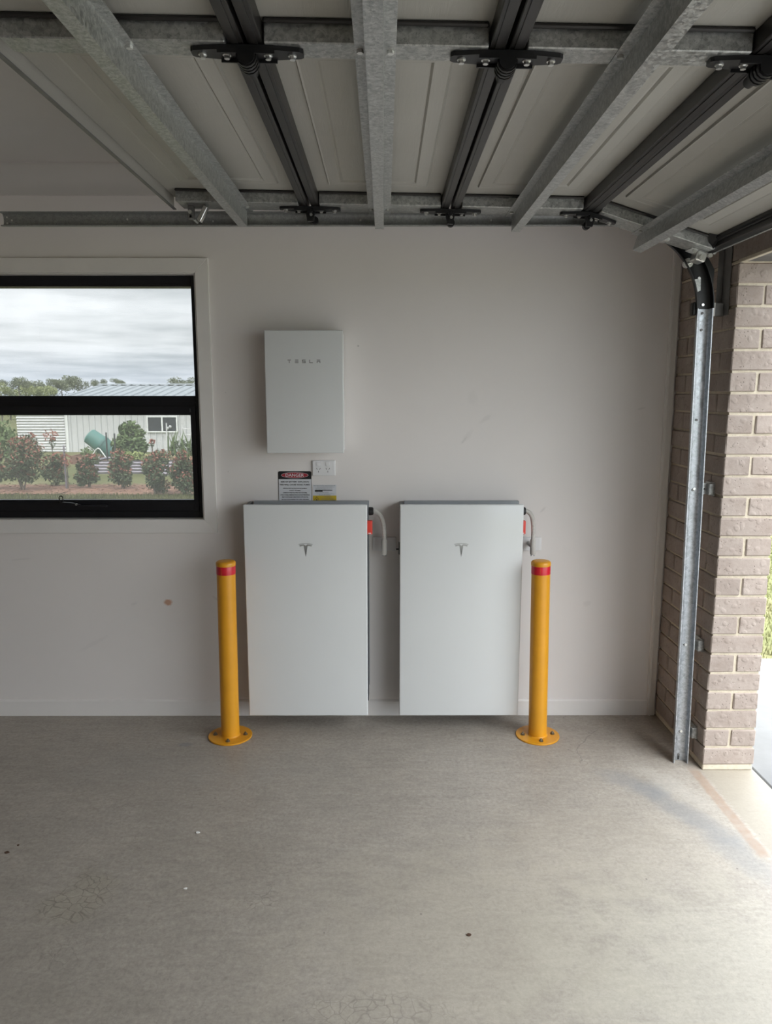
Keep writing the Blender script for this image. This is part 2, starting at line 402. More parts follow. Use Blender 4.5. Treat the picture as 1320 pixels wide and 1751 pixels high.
M = dict(
    wall=m_wall(), floor=m_floor(), brick=m_brick(), mortar=m_mortar(), glass=m_glass(), grass=m_grass(), panel=m_panel(), emblem=m_emblem(),
    trim=simple('white_gloss_trim', (0.80, 0.775, 0.75), 0.38, var=0.02, scale=8),
    ceil=simple('ceiling_paint', (0.62, 0.60, 0.575), 0.8, var=0.02, scale=3),
    black=simple('black_aluminium', (0.010, 0.010, 0.013), 0.38, 0.0, var=0.2, scale=20, spec=0.4),
    blacksteel=simple('black_powder_steel', (0.010, 0.010, 0.011), 0.42, 0.0, var=0.2, scale=30, spec=0.45),
    darkrail=simple('charcoal_steel_rail', (0.026, 0.024, 0.023), 0.38, 0.1, var=0.12, scale=24, spec=0.5),
    galv=m_galv('galvanised_steel', (0.30, 0.31, 0.31), (0.62, 0.63, 0.62), 0.42, 0.8, 150),
    galvd=m_galv('dull_galvanised_steel', (0.27, 0.28, 0.27), (0.56, 0.565, 0.55), 0.45, 0.75, 110),
    trackd=m_galv('grey_galvanised_track', (0.26, 0.265, 0.26), (0.40, 0.405, 0.395), 0.5, 0.5, 120),
    rail=m_galv('galvanised_track', (0.30, 0.32, 0.34), (0.56, 0.58, 0.61), 0.38, 0.75, 90),
    zinc=simple('bright_zinc', (0.72, 0.72, 0.70), 0.28, 0.85, var=0.12, scale=60),
    steel=simple('grey_steel_angle', (0.17, 0.165, 0.16), 0.5, 0.3, var=0.15, scale=20),
    wglass=simple('white_back_painted_glass', (0.70, 0.715, 0.715), 0.16, 0.0, var=0.01, scale=4, spec=0.5),
    rim=simple('pale_glass_edge', (0.86, 0.88, 0.87), 0.2, 0.0, var=0.01, scale=4),
    shell=simple('grey_cast_shell', (0.36, 0.38, 0.40), 0.45, 0.2, var=0.05, scale=20),
    dshell=simple('dark_grey_plastic', (0.055, 0.058, 0.062), 0.5, 0.0, var=0.1, scale=20),
    letter=simple('grey_print', (0.17, 0.175, 0.17), 0.4, 0.2, var=0.02, scale=20),
    yellow=simple('safety_yellow_powdercoat', (0.70, 0.315, 0.016), 0.36, 0.0, var=0.05, scale=10, bump=0.05, bscale=300, spec=0.5),
    red=simple('red_reflective_tape', (0.60, 0.014, 0.032), 0.3, 0.0, var=0.12, scale=40, spec=0.55),
    redp=simple('red_plastic', (0.72, 0.055, 0.035), 0.4, 0.0, var=0.03),
    bolt=simple('weathered_bolt', (0.20, 0.175, 0.13), 0.4, 0.8, var=0.3, scale=80),
    plastic=simple('white_plastic', (0.78, 0.775, 0.78), 0.32, 0.0, var=0.015),
    gplastic=simple('pale_grey_conduit', (0.58, 0.56, 0.525), 0.45, 0.0, var=0.03),
    slot=simple('dark_slot', (0.03, 0.03, 0.03), 0.6),
    signw=simple('sign_white', (0.68, 0.69, 0.72), 0.4, 0, var=0.01),
    signk=simple('sign_black', (0.012, 0.012, 0.014), 0.4, 0, var=0.02),
    signr=simple('sign_red', (0.36, 0.03, 0.045), 0.4, 0, var=0.02),
    signy=simple('sign_yellow', (0.58, 0.42, 0.035), 0.45, 0, var=0.03),
    signg=simple('sign_grey_print', (0.22, 0.22, 0.24), 0.5, 0, var=0.02),
    drive=simple('driveway_concrete', (0.165, 0.166, 0.168), 0.75, 0, var=0.10, scale=6, bump=0.3, bscale=60),
    joint=simple('black_joint_filler', (0.025, 0.025, 0.027), 0.7, 0, var=0.3, scale=30),
    shed=simple('offwhite_cladding', (0.60, 0.61, 0.615), 0.5, 0, var=0.03, scale=2),
    roof=simple('pale_steel_roof', (0.27, 0.30, 0.325), 0.45, 0.1, var=0.04, scale=2),
    dglass=simple('dark_shed_glass', (0.05, 0.055, 0.065), 0.2, 0, var=0.3, scale=6),
    teal=simple('teal_plastic', (0.085, 0.205, 0.180), 0.45, 0, var=0.08, scale=6),
    dteal=simple('dark_teal_plastic', (0.055, 0.14, 0.125), 0.45, 0, var=0.08, scale=6),
    ltube=simple('pale_tube', (0.70, 0.71, 0.70), 0.4, 0.1),
    bed=simple('corrugated_bed_steel', (0.27, 0.25, 0.29), 0.5, 0.2, var=0.1, scale=5),
    wood=simple('weathered_timber', (0.22, 0.13, 0.10), 0.8, 0, var=0.15),
    soil=simple('mulch_soil', (0.21, 0.115, 0.075), 0.95, 0, var=0.35, scale=12, bump=0.8, bscale=20),
    bark=simple('grey_bark', (0.14, 0.12, 0.10), 0.9, 0, var=0.2, scale=20),
    leafd=m_leaf('dark_hedge_leaf', (0.040, 0.066, 0.032), (0.085, 0.118, 0.058), (0.145, 0.172, 0.095)),
    leafr=m_leaf('red_new_leaf', (0.150, 0.058, 0.042), (0.260, 0.095, 0.070), (0.300, 0.170, 0.115)),
    leafg=m_leaf('vegetable_leaf', (0.070, 0.115, 0.045), (0.115, 0.170, 0.065), (0.180, 0.235, 0.100)),
    leafy=m_leaf('pale_lettuce_leaf', (0.170, 0.210, 0.075), (0.240, 0.285, 0.105), (0.310, 0.340, 0.150)),
    gum=m_leaf('gum_tree_leaf', (0.085, 0.105, 0.065), (0.140, 0.160, 0.100), (0.220, 0.235, 0.140), 0.5),
    gumy=m_leaf('pale_tree_leaf', (0.150, 0.180, 0.070), (0.230, 0.260, 0.110), (0.330, 0.350, 0.160), 0.5),
    straw=simple('dry_straw', (0.42, 0.34, 0.22), 0.9, 0, var=0.2, scale=20),
    fleck=simple('paint_fleck_and_glint', (0.80, 0.79, 0.76), 0.6),  # white of the floor flecks; on the zinc plate it paints a reflection
    scrap=simple('brown_leaf_scrap', (0.07, 0.035, 0.018), 0.8),
)

# ================================================================== SETTING
WY = 3.765                     # inner face of the wall the boxes hang on
XL, XR, YB, CZ = -4.6, 1.466, -2.4, 2.78
mb = MB(); mb.box(XL - 0.2, 1.70, YB - 0.2, 4.02, -0.15, 0.0); struct('floor', mb, M['floor'])
wx0, wx1, wz0, wz1 = -2.74, -0.932, 1.071, 2.298       # window opening
mb = MB()
mb.box(XL, wx0, WY, 4.02, 0, CZ); mb.box(wx1, 1.60, WY, 4.02, 0, CZ)
mb.box(wx0, wx1, WY, 4.02, 0, wz0); mb.box(wx0, wx1, WY, 4.02, wz1, CZ)
struct('wall_far', mb, M['wall'])
mb = MB(); mb.box(XL - 0.2, XL, YB - 0.2, 4.02, 0, CZ); struct('wall_left', mb, M['brick'])
mb = MB(); mb.box(XL, 1.70, YB - 0.2, YB, 0, CZ); struct('wall_near', mb, M['brick'])
mb = MB(); mb.box(XL - 0.2, 1.70, YB - 0.2, 4.02, CZ, CZ + 0.12); struct('ceiling', mb, M['ceil'])
# coved cornice along the far wall
pts = [(0, WY, 2.66), (0, WY - 0.012, 2.66)]
for k in range(9):
    a = math.pi / 2 * k / 8
    pts.append((0, WY - 0.118 + 0.106 * math.cos(a) , 2.668 + 0.104 * math.sin(a)) if False else (0, WY - 0.012 - 0.106 * (1 - math.cos(a)), 2.668 + 0.104 * math.sin(a)))
pts += [(0, WY - 0.12, CZ), (0, WY, CZ)]
mb = MB(); mb.prism([(XL, p[1], p[2]) for p in pts], (XR - XL, 0, 0)); struct('trim_1', mb, M['ceil'], smooth=30)
# skirting board, with a small bevelled top
mb = MB(); mb.prism([(XL, WY, 0), (XL, WY - 0.012, 0), (XL, WY - 0.012, 0.080), (XL, WY - 0.004, 0.088), (XL, WY, 0.088)], (1.414 - XL, 0, 0))
struct('baseboard_far', mb, M['trim'])
# upright cover strip in the corner against the brickwork
mb = MB(); mb.box(1.414, 1.457, WY - 0.016, WY, 0.0, 2.44, 0.003); mb.box(1.425, 1.432, WY - 0.019, WY - 0.014, 0, 2.44)
struct('trim_2', mb, M['trim'])

# --- brick return and pier of the door opening
core = MB(); core.box(1.4725, 1.692, 3.1695, 3.764, 0.0, 2.247)
wr = struct('wall_right', core, M['mortar'])
mb = MB(); mb.box(1.4655, 1.6965, 3.1645, 3.763, 0.0, 0.027, 0.004); ob('mortar_bed', mb, M['mortar'], wr)
BR = {}
def brick_mesh(sx, sy, sz, k):
    key = (round(sx, 3), round(sy, 3), k)
    if key not in BR:
        rnd = random.Random(hash(key) % 9999)
        mb = MB(); mb.box(-sx/2, sx/2, -sy/2, sy/2, -sz/2, sz/2, 0.004, 1)
        for v in mb.bm.verts: v.co += Vector([rnd.uniform(-0.0016, 0.0016) for _ in range(3)])
        BR[key] = mb.mesh('brick', M['brick'])
    return BR[key]
def brick(x0, x1, y0, y1, z0, z1):
    o = link('brick', brick_mesh(x1 - x0, y1 - y0, z1 - z0, random.randrange(4)), wr,
             ((x0+x1)/2 + random.uniform(-.0012, .0012), (y0+y1)/2 + random.uniform(-.0012, .0012), (z0+z1)/2))
    o.rotation_euler = (0, 0, random.uniform(-.004, .004))
PX0, PX1, PY0, G = 1.464, 1.698, 3.163, 0.011
for k in range(25):
    z0 = 0.0285 + 0.0892 * k; z1 = z0 + 0.0782
    if k % 2 == 0:
        brick(PX0, PX1, PY0, PY0 + .11, z0, z1)
        brick(PX0, PX0 + .11, PY0 + .11 + G, PY0 + .341 + G, z0, z1)
        brick(PX0, PX0 + .11, PY0 + .341 + 2*G, 3.762, z0, z1)
    else:
        brick(PX0, PX0 + .1115, PY0, PY0 + .23, z0, z1); brick(PX0 + .1115 + G, PX1, PY0, PY0 + .23, z0, z1)
        brick(PX0, PX0 + .11, PY0 + .23 + G, PY0 + .46 + G, z0, z1)
        brick(PX0, PX0 + .11, PY0 + .46 + 2*G, 3.762, z0, z1)
# wall over the opening, with the steel lintel plate under it, and the far jamb beyond the camera
mb = MB(); mb.box(1.466, 1.70, YB, 4.02, 2.262, CZ); mb.box(1.466, 1.70, YB, -1.72, 0, 2.262); mb.box(1.60, 1.70, 3.764, 4.02, 0, 2.262)
struct('trim_3', mb, M['brick'], label='brickwork over the door opening')
mb = MB(); mb.box(1.4645, 1.4855, -1.72, 3.168, 2.2475, 2.2625, 0.002); mb.box(1.4645, 1.6965, 3.155, 3.76, 2.2475, 2.259, 0.002); struct('trim_6', mb, M['mortar'], label='pale mortar edge under the lintel')
mb = MB(); mb.box(1.486, 1.690, -1.72, 3.16, 2.252, 2.2615, 0.001)
struct('trim_4', mb, M['steel'], label='dark steel lintel plate over the door opening')

# --- window
win = bpy.data.objects.new('window_1', None); COL.objects.link(win); win['kind'] = 'structure'; win['label'] = 'black framed awning window in white architrave'
ax0, ax1, az0, az1 = wx0 + 0.004, -0.928, 1.072, 2.299
mb = MB()
AW = 0.066
def arch(a, b, c, d): mb.prism([(p[0], WY, p[1]) for p in (a, b, c, d)], (0, -0.018, 0))
ox0, ox1, oz0, oz1 = ax0 - AW, -0.862, 1.0015, 2.369
ym = WY - 0.018
for q in (((ax1, az0), (ox1, oz0), (ox1, oz1), (ax1, az1)), ((ax0, az1), (ox0, oz1), (ox0, oz0), (ax0, az0)),
          ((ax0, az1), (ax1, az1), (ox1, oz1), (ox0, oz1)), ((ox0, oz0), (ox1, oz0), (ax1, az0), (ax0, az0))):
    p = MB(); p.prism([(a, WY, b) for a, b in q], (0, -0.018, 0)); bmesh.ops.bevel(p.bm, geom=p.bm.edges[:], offset=0.0015, segments=1, affect='EDGES')
    ob('architrave', p, M['trim'], win)
p = MB()      # timber reveal lining
for b in ((wx1 - 0.002, wx1 + 0.0005, wz0, wz1), (wx0, wx0 + 0.002, wz0, wz1), (wx0, wx1, wz0, wz0 + 0.003), (wx0, wx1, wz1 - 0.004, wz1)):
    p.box(b[0], b[1], WY - 0.012, 3.83, b[2], b[3])
ob('window_reveal', p, M['trim'], win)
def frame(name, x0, x1, z0, z1, wl, wr_, wb, wt, y0, y1, mat, step=0.008):
    p = MB()
    p.box(x0, x0 + wl, y0, y1, z0, z1, 0.001); p.box(x1 - wr_, x1, y0, y1, z0, z1, 0.001)
    p.box(x0 + wl, x1 - wr_, y0, y1, z0, z0 + wb, 0.001); p.box(x0 + wl, x1 - wr_, y0, y1, z1 - wt, z1, 0.001)
    p.box(x0 + wl, x1 - wr_, y0 + step, y1 - step, z0 + wb, z0 + wb + 0.006); p.box(x0 + wl, x1 - wr_, y0 + step, y1 - step, z1 - wt - 0.006, z1 - wt)
    return ob(name, p, mat, win)
frame('window_frame', wx0, -0.936, 1.074, 2.294, 0.03, 0.028, 0.036, 0.045, 3.806, 3.90, M['black'])
p = MB(); p.box(wx0 + .03, -0.964, 3.806, 3.88, 1.646, 1.7035, 0.002); p.box(wx0 + .03, -0.964, 3.800, 3.84, 1.668, 1.674); ob('transom', p, M['black'], win)
frame('sash', wx0 + 0.03, -0.964, 1.112, 1.652, 0.026, 0.0255, 0.050, 0.040, 3.796, 3.845, M['black'])
p = MB(); p.box(wx0 + .03, -0.9635, 3.852, 3.857, 1.700, 2.250); ob('upper_pane', p, M['glass'], win)
p = MB(); p.box(wx0 + .054, -0.9885, 3.824, 3.829, 1.158, 1.612); ob('lower_pane', p, M['glass'], win)
p = MB()       # chain winder on the bottom rail
p.prism([(-1.715, 3.790, 1.142), (-1.69, 3.790, 1.152), (-1.665, 3.790, 1.160), (-1.62, 3.790, 1.158), (-1.575, 3.790, 1.148), (-1.565, 3.790, 1.138)], (0, -0.022, 0))
p.box(-1.58, -1.435, 3.766, 3.786, 1.136, 1.146, 0.003)
w = ob('winder', p, M['black'], win)
p = MB(); p.tube([(-1.680, 3.780, 1.155), (-1.680, 3.776, 1.185), (-1.676, 3.776, 1.192), (-1.666, 3.776, 1.192), (-1.662, 3.776, 1.185), (-1.662, 3.780, 1.155)], 0.0027, 8); ob('winder_loop', p, M['black'], w, 40)
p = MB(); p.tube([(-1.590, 3.770, 1.150), (-1.590, 3.764, 1.150)], 0.006, 12); ob('winder_screw', p, M['galv'], w, 40)
p = MB(); p.box(-0.992, -0.986, 3.790, 3.797, 1.622, 1.640, 0.001); ob('sash_stop', p, M['dshell'], win)

# --- outside ground
def gz(y): return -0.06 - 0.0212 * max(0.0, y - 4.0)
mb = MB()
ys = [4.66, 8, 12, 16, 20, 25, 30, 40, 60, 100, 200, 400]; xs = [-260, -120, -60, -30, -15, -8, -3, 2, 6, 12, 30, 80, 200]
grid = [[mb.bm.verts.new((x, y, gz(y))) for x in xs] for y in ys]
for a, b in zip(grid, grid[1:]):
    for i in range(len(xs) - 1): mb.bm.faces.new((a[i], a[i+1], b[i+1], b[i]))
mb.bm.faces.new([mb.bm.verts.new(p) for p in ((-260, 4.02, gz(4.02)), (1.70, 4.02, gz(4.02)), (1.70, 4.66, gz(4.66)), (-260, 4.66, gz(4.66)))])
o = struct('lawn', mb, M['grass'])
mb = MB(); mb.box(1.722, 9.0, -9.0, 4.65, -0.15, -0.012, 0.004); struct('driveway', mb, M['drive'])
mb = MB(); mb.box(1.70, 1.722, -6.0, 4.02, -0.15, -0.016); struct('trim_5', mb, M['joint'], label='black expansion joint between slab and driveway')
mb = MB(); mb.box(9.0, 80, -60, 4.66, -0.2, -0.06); mb.box(-40, 9.0, -60, -9.0, -0.2, -0.06); struct('paddock', mb, M['grass'])
mb = MB()
for i in range(24):
    x = -11.5 + i * 0.45
    for j in range(3):
        y = 14.65 + j * 0.65; mb.poly([(x, y, gz(y) + 0.006 + random.uniform(0, .02)), (x + 0.45, y, gz(y) + 0.006 + random.uniform(0, .02)), (x + 0.45, y + 0.65, gz(y + .65) + 0.006 + random.uniform(0, .02)), (x, y + 0.65, gz(y + .65) + 0.006 + random.uniform(0, .02))])
struct('garden_ground', mb, M['soil'])
mb = MB()       # bark chips scattered on the strip
for i in range(2600):
    x = random.uniform(-11.5, -1.0); y = random.uniform(14.72, 16.6); s = random.uniform(.02, .05); a = random.uniform(0, 6.28); z = gz(y) + .03 + random.uniform(0, .02)
    mb.poly([(x + s*math.cos(a), y + s*math.sin(a), z), (x - .5*s*math.sin(a), y + .5*s*math.cos(a), z + random.uniform(-.01, .02)), (x - s*math.cos(a), y - s*math.sin(a), z + .008)])
o = ob('bark_mulch', mb, M['wood'], kind='stuff'); tag(o, 'reddish brown bark mulch strip under the hedge shrubs', 'mulch')
def blades(name, n, x0, x1, y0, y1, hgt, label, mat):
    mb = MB()
    for i in range(n):
        x = random.uniform(x0, x1); y = random.uniform(y0, y1); h = hgt * random.uniform(.5, 1.2); a = random.uniform(0, 6.28); w = h * .14
        mb.poly([(x - w*math.cos(a), y - w*math.sin(a), gz(y) - .005), (x + w*math.cos(a), y + w*math.sin(a), gz(y) - .005), (x + random.uniform(-.4, .4)*h, y + random.uniform(-.4, .4)*h, gz(y) + h)])
    o = ob(name, mb, mat, kind='stuff'); tag(o, label, 'grass')
blades('grass', 26000, 2.3, 6.8, 4.68, 10.5, 0.05, 'short grass beside the driveway beyond the brick pier', M['grass'])
blades('grass', 12000, -9.5, -2.5, 12.5, 14.6, 0.07, 'short green grass in front of the mulch strip', M['grass'])

# ================================================================== GARAGE DOOR (open, overhead)
door = thing('garage_door', 'open overhead sectional garage door with galvanised struts and black hinges', 'garage door', (0.268, 1.0, 2.49))
D0 = Vector(door.location)
YF, YN = 3.19, -1.72                 # ends of the sections
LS = 0.562
slope = R(1.03)
def frm(ox, oz, th): # local (s, y, up) -> door-local
    c, s = math.cos(th), math.sin(th)
    m4 = Matrix(((c, 0, s, ox), (0, 1, 0, 0), (-s, 0, c, oz), (0, 0, 0, 1)))
    return Matrix.Translation(-D0) @ m4
joints = [(-0.862, slope), (-0.297, slope), (0.268, slope), (0.833, R(17.3))]
frames = []
for i, (jx, th) in enumerate(joints):
    frames.append(frm(jx, 2.49 - math.tan(slope) * (jx - 0.268), th))
STN, STF = (1.712, 1.784), (3.062, 3.188)     # centre and end stiles
ST = [(-1.715, -1.60), (0.30, 0.372), STN, STF]
PAN = [(-1.50, -0.12), (0.44, 1.53), (1.835, 2.945)]
N = 0.046
for i, Mx in enumerate(frames):
    L = LS if i < 3 else 0.53
    mb = MB(Mx); mb.box(0.002, L, YN, YF, 0.0, 0.035, 0.001)
    sec = ob('door_section', mb, M['panel'], door, label=('top door section', 'second door section', 'third door section', 'bottom door section, tilted down to the opening')[i])
    for (y0, y1) in PAN:               # pressed panel: a sharp groove, then a slow bevel to the field
        mb = MB(Mx); s0, s1 = 0.085, L - 0.098
        loops = []
        for d, z in ((0, 0.0), (0.004, -0.0075), (0.009, -0.006), (0.048, -0.0085), (0.054, -0.0025), (0.060, -0.0045)):
            loops.append([mb._v(p) for p in ((s0+d, y0+d, z), (s1-d, y0+d, z), (s1-d, y1-d, z), (s0+d, y1-d, z))])
        for a, b in zip(loops, loops[1:]):
            for k in range(4): mb.bm.faces.new((a[k], a[(k+1)%4], b[(k+1)%4], b[k]))
        mb.bm.faces.new(loops[-1])
        ob('pressed_panel', mb, M['panel'], sec)
    for j, (y0, y1) in enumerate(ST):
        mb = MB(Mx); mb.box(0.040, L - 0.040 if i < 3 else L - 0.01, y0, y1, -N, -0.0005, 0.0025)
        ob('end_stile' if j in (0, 3) else 'centre_stile', mb, M['galvd'], sec)
        mb = MB(Mx); mb.box(0.040, L - 0.042, y0 - 0.013, y0 - 0.001, -0.010, -0.0005, 0.003); ob('stile_flange', mb, M['darkrail'], sec)
    for sgn in (0, 1):                 # dark folded rails along both long edges of the section
        if i == 3 and sgn: continue
        a = 0.003 if sgn == 0 else L - 0.036
        mb = MB(Mx); mb.box(a, a + 0.033, YN, YF - 0.02, -N + 0.004, -0.0004, 0.002)
        mb.box(a + 0.010, a + 0.023, YN, YF - 0.02, -N + 0.0015, -N + 0.006)
        if i == 0 and sgn == 0: continue
        ob('edge_rail', mb, M['darkrail'], sec)
    # hat-section strut across the middle
    c = L / 2 - 0.002
    prof = [(c-.045, -N-.0005), (c-.045, -N-.0025), (c-.018, -N-.0025), (c-.018, -N-.062), (c+.018, -N-.062), (c+.018, -N-.0025), (c+.045, -N-.0025), (c+.045, -N-.0005), (c+.016, -N-.0005), (c+.016, -N-.060), (c-.016, -N-.060), (c-.016, -N-.0005)]
    mb = MB(Mx); mb.prism([(a, YN, b) for a, b in prof], (0, YF + 0.012 - YN, 0))
    st = ob('strut', mb, M['galv'], sec)
    mb = MB(Mx)
    for y in (1.735, 3.12, 0.335):
        for d in (-.033, .033):
            mb.tube([(c + d, y, -N - .0025), (c + d, y, -N - .0085)], 0.0075, 6)
    ob('strut_screw', mb, M['zinc'], sec, kind='stuff')
# folded lip along the top edge of the top section
mb = MB(frames[0]); mb.box(-0.004, 0.000, YN, YF, -N - 0.002, 0.036)
te = ob('top_edge_rail', mb, M['panel'], door)
mb = MB(frames[0]); mb.box(-0.004, 0.009, YN, YF, -N - 0.0035, -N - 0.0005)
ob('edge_lip', mb, M['steel'], te)
# bottom rail and rubber seal on the bottom section
mb = MB(frames[3]); mb.box(0.517, 0.545, YN, YF, -0.040, 0.034, 0.003); mb.box(0.508, 0.520, YN, YF, -0.018, 0.0, 0.002)
br = ob('bottom_rail', mb, M['darkrail'], door)
mb = MB(frames[3]); mb.box(0.540, 0.5465, YN, YF, -0.044, -0.039, 0.001); ob('rail_edge', mb, M['galv'], br)
mb = MB(frames[3]); mb.box(0.544, 0.560, YN, YF, -0.032, 0.028, 0.006, 2); mb.box(0.500, 0.508, YN, YF - .03, -0.012, 0.0)
ob('rubber_seal', mb, M['blacksteel'], br)
mb = MB(frames[3]); mb.prism([(0.47, 3.04, -0.001), (0.512, 3.02, -0.001), (0.515, 3.06, -0.045), (0.50, 3.07, -0.04)], (0, 0.004, 0)); ob('corner_gusset', mb, M['blacksteel'], br)
# hinges
def hinge(Mx, y, far, tilt):
    mb = MB(Mx); z0 = -N - 0.0005; z1 = -N - 0.010
    for sgn in (-1, 1):
        o = [(0, .027), (.055, .026), (.115, .017), (.122, .011), (.122, -.011), (.115, -.017), (.055, -.026), (0, -.027)]
        tm = Mx @ Matrix.Rotation(tilt, 4, 'Y') if sgn > 0 else Mx
        mb.M = tm
        mb.prism([(sgn * a, y + b, z0) for a, b in (o if sgn > 0 else o[::-1])], (0, 0, z1 - z0))
        mb.prism([(sgn * a, y + b, z1) for a, b in ((.012, .027), (.062, .0255), (.062, .0215), (.012, .022))], (0, 0, -.007))
        mb.prism([(sgn * a, y + b, z1) for a, b in ((.012, -.027), (.062, -.0255), (.062, -.0215), (.012, -.022))], (0, 0, -.007))
    h = ob('hinge', mb, M['blacksteel'], door)
    if far: z1f = z1
    mb = MB(Mx)                       # stacked knuckle barrel and its tube
    if far: mb.tube([(-.0, y - .024, z1 - .004), (0, y + .026, z1 - .004)], 0.010, 12)
    else: mb.tube([(0, y - .027, z1 - .010), (0, y + .036, z1 - .010)], 0.019, 14)
    for q in range(0 if far else 4): mb.tube([(0, y - .022 + q*.014, z1 - .010), (0, y - .014 + q*.014, z1 - .010)], 0.0225, 14)
    if not far: mb.tube([(0, y + .030, z1 - .010), (0, y + .066, z1 - .010)], 0.013, 14)
    ob('knuckle', mb, M['blacksteel'], h, 35)
    for sx in (-.098, -.045, .045, .098):
        mb = MB(Mx @ Matrix.Rotation(tilt, 4, 'Y') if sx > 0 else Mx)
        mb.tube([(sx, y - .001, z1), (sx, y - .001, z1 - .003)], 0.0095, 14); mb.tube([(sx, y - .001, z1 - .003), (sx, y - .001, z1 - .010)], 0.0065, 6)
        ob('bolt', mb, M['zinc'], h)
    if far:
        mb = MB(Mx); mb.prism([(-.020, y + .0, z1), (.020, y + .0, z1), (.012, y + .0, z1 - .042), (-.012, y + .0, z1 - .042)], (0, 0.012, 0))
        mb.tube([(0.008, y - .005, z1 - .022), (0.008, y + .085, z1 - .022)], 0.0055, 10)
        ob('roller_carrier', mb, M['blacksteel'], h)
        mb = MB(Mx); mb.tube([(0.010, y + .080, z1 - .020), (0.010, y + .100, z1 - .020)], 0.016, 18); ob('roller', mb, M['blacksteel'], h, 40)
        mb = MB(Mx); mb.tube([(0.004, y - .001, z1 - .018), (0.004, y - .007, z1 - .018)], 0.006, 8); ob('pin', mb, M['zinc'], h)
for i in (1, 2, 3):
    tilt = (joints[3][1] - slope) if i == 3 else 0
    jm = frm(joints[i][0], 2.49 - math.tan(slope) * (joints[i][0] - 0.268), slope)
    for y, far in ((1.748, False), (3.125, True), (0.336, False)): hinge(jm, y, far, tilt)
# top roller bracket and bottom roller bracket, both bright zinc
mb = MB(frames[0]); y = 3.125
mb.box(0.075, 0.145, y - .03, y + .03, -N - .004, -N - .0005, .001); mb.box(0.075, 0.098, y - .012, y + .012, -N - .055, -N - .003, .002)
tb = ob('roller_bracket', mb, M['steel'], door)
mb = MB(frames[0]); mb.box(0, 0.017, -.016, .016, -.062, 0.0, .002)
mb.bm.transform(Matrix.Translation(frames[0] @ Vector((0.142, y - .01, -N - .004))) @ Matrix.Rotation(R(28), 4, 'Y') @ Matrix.Translation(-(frames[0] @ Vector((0, 0, 0)))))
ob('bracket_arm', mb, M['zinc'], tb)
mb = MB(frames[0]); mb.tube([(0.086, y - .012, -N - .045), (0.086, y + .10, -N - .045)], 0.0055, 10); mb.tube([(0.086, y - .016, -N - .030), (0.086, y - .024, -N - .030)], .008, 8); ob('roller_stem', mb, M['zinc'], tb, 40)
mb = MB(frames[3]); y = 3.15
mb.box(0.450, 0.535, y - .03, y + .036, -N - .006, -N - .0005, .001); mb.box(0.478, 0.520, y - .035, y + .03, -N - .042, -N - .003, .004)
bb = ob('roller_bracket', mb, M['zinc'], door)
mb = MB(frames[3])
for (s, yy, zz, r) in ((.462, 3.115, -.060, .009), (.500, 3.112, -.075, .012), (.530, 3.120, -.058, .009), (.545, 3.13, -.040, .008), (.340, 3.11, -.054, .008)):
    mb.tube([(s, yy, zz), (s, yy - .014, zz)], r, 8)
ob('bracket_bolt', mb, M['zinc'], bb, kind='stuff')
mb = MB(frames[3]); mb.tube([(0.497, y, -N - .030), (0.497, y + .11, -N - .030)], 0.0055, 10); mb.tube([(0.497, y + .085, -N - .030), (0.497, y + .105, -N - .030)], 0.020, 18); ob('roller', mb, M['zinc'], bb, 40)
mb = MB(frames[3]); mb.box(0.295, 0.345, 3.11, 3.16, -N - .012, -N - .0005, .002); ob('lock_plate', mb, M['zinc'], door)

# ================================================================== DOOR TRACK on the far side
trk = thing('door_track', 'galvanised roller track rising from floor beside brick pier then running overhead', 'track', (1.39, 3.25, 0))
T0 = Vector(trk.location)
YT0, YT1 = 3.228, 3.262             # open mouth and web
xb, zb, zt = 1.391, 0.0, 2.072; lean = (1.366 - 1.391) / 2.072
path = [(xb, zb), (xb + lean * zt, zt)]
rad = 0.375; cx_ = path[1][0] - rad; cz_ = zt
curve = [path[1]] + [(cx_ + rad * math.cos(R(a)), cz_ + rad * math.sin(R(a)) * 0.97) for a in range(6, 91, 6)]
horiz = [curve[-1], (-1.600, 2.4335)]
def sweep(path, name, mat, w0=.028):
    """C channel swept along a path in the X-Z plane, mouth towards -Y"""
    mb = MB(Matrix.Translation(-T0)); rings = []
    prof = [(-w0, YT0), (-w0 - .0045, YT0)]
    prof += [(-(w0 + .0045) * math.cos(R(a)), YT1 - .016 + .016 * math.sin(R(a))) for a in range(0, 181, 20)]
    prof += [(w0 + .0045, YT0 - .006), (w0 + .0005, YT0 - .006)]
    prof += [((w0 + .0005) * math.cos(R(a)), YT1 - .016 + .0125 * math.sin(R(a))) for a in range(0, 181, 20)]
    for i, (x, z) in enumerate(path):
        a = Vector(path[max(i-1, 0)]); b = Vector(path[min(i+1, len(path)-1)]); t = (b - a).normalized(); nx, nz = t.y, -t.x
        rings.append([mb._v((x + nx * u, y, z + nz * u)) for u, y in prof])
    n = len(prof)
    for a, b in zip(rings, rings[1:]):
        for k in range(n): mb.bm.faces.new((a[k], a[(k+1)%n], b[(k+1)%n], b[k]))
    mb.bm.faces.new(rings[0]); mb.bm.faces.new(rings[-1])
    return ob(name, mb, mat, trk, 35)
vt = sweep(path, 'vertical_track', M['rail'])
ct = sweep(curve, 'curved_track', M['blacksteel'], .031)
ht = sweep(horiz, 'horizontal_track', M['trackd'], .024)
def tb_(name, par, mat, fn, smooth=None, label=None, kind=None):
    mb = MB(Matrix.Translation(-T0)); fn(mb); return ob(name, mb, mat, par, smooth, label=label, kind=kind)
for z in (2.055, 1.985, 1.60, 1.29, 0.57, 0.145, 0.03):     # screw heads in the web
    x = xb + lean * z
    tb_('screw', vt, M['steel'], lambda mb: mb.tube([(x, YT1 - .003, z), (x, YT1 - .007, z)], .0055, 10))
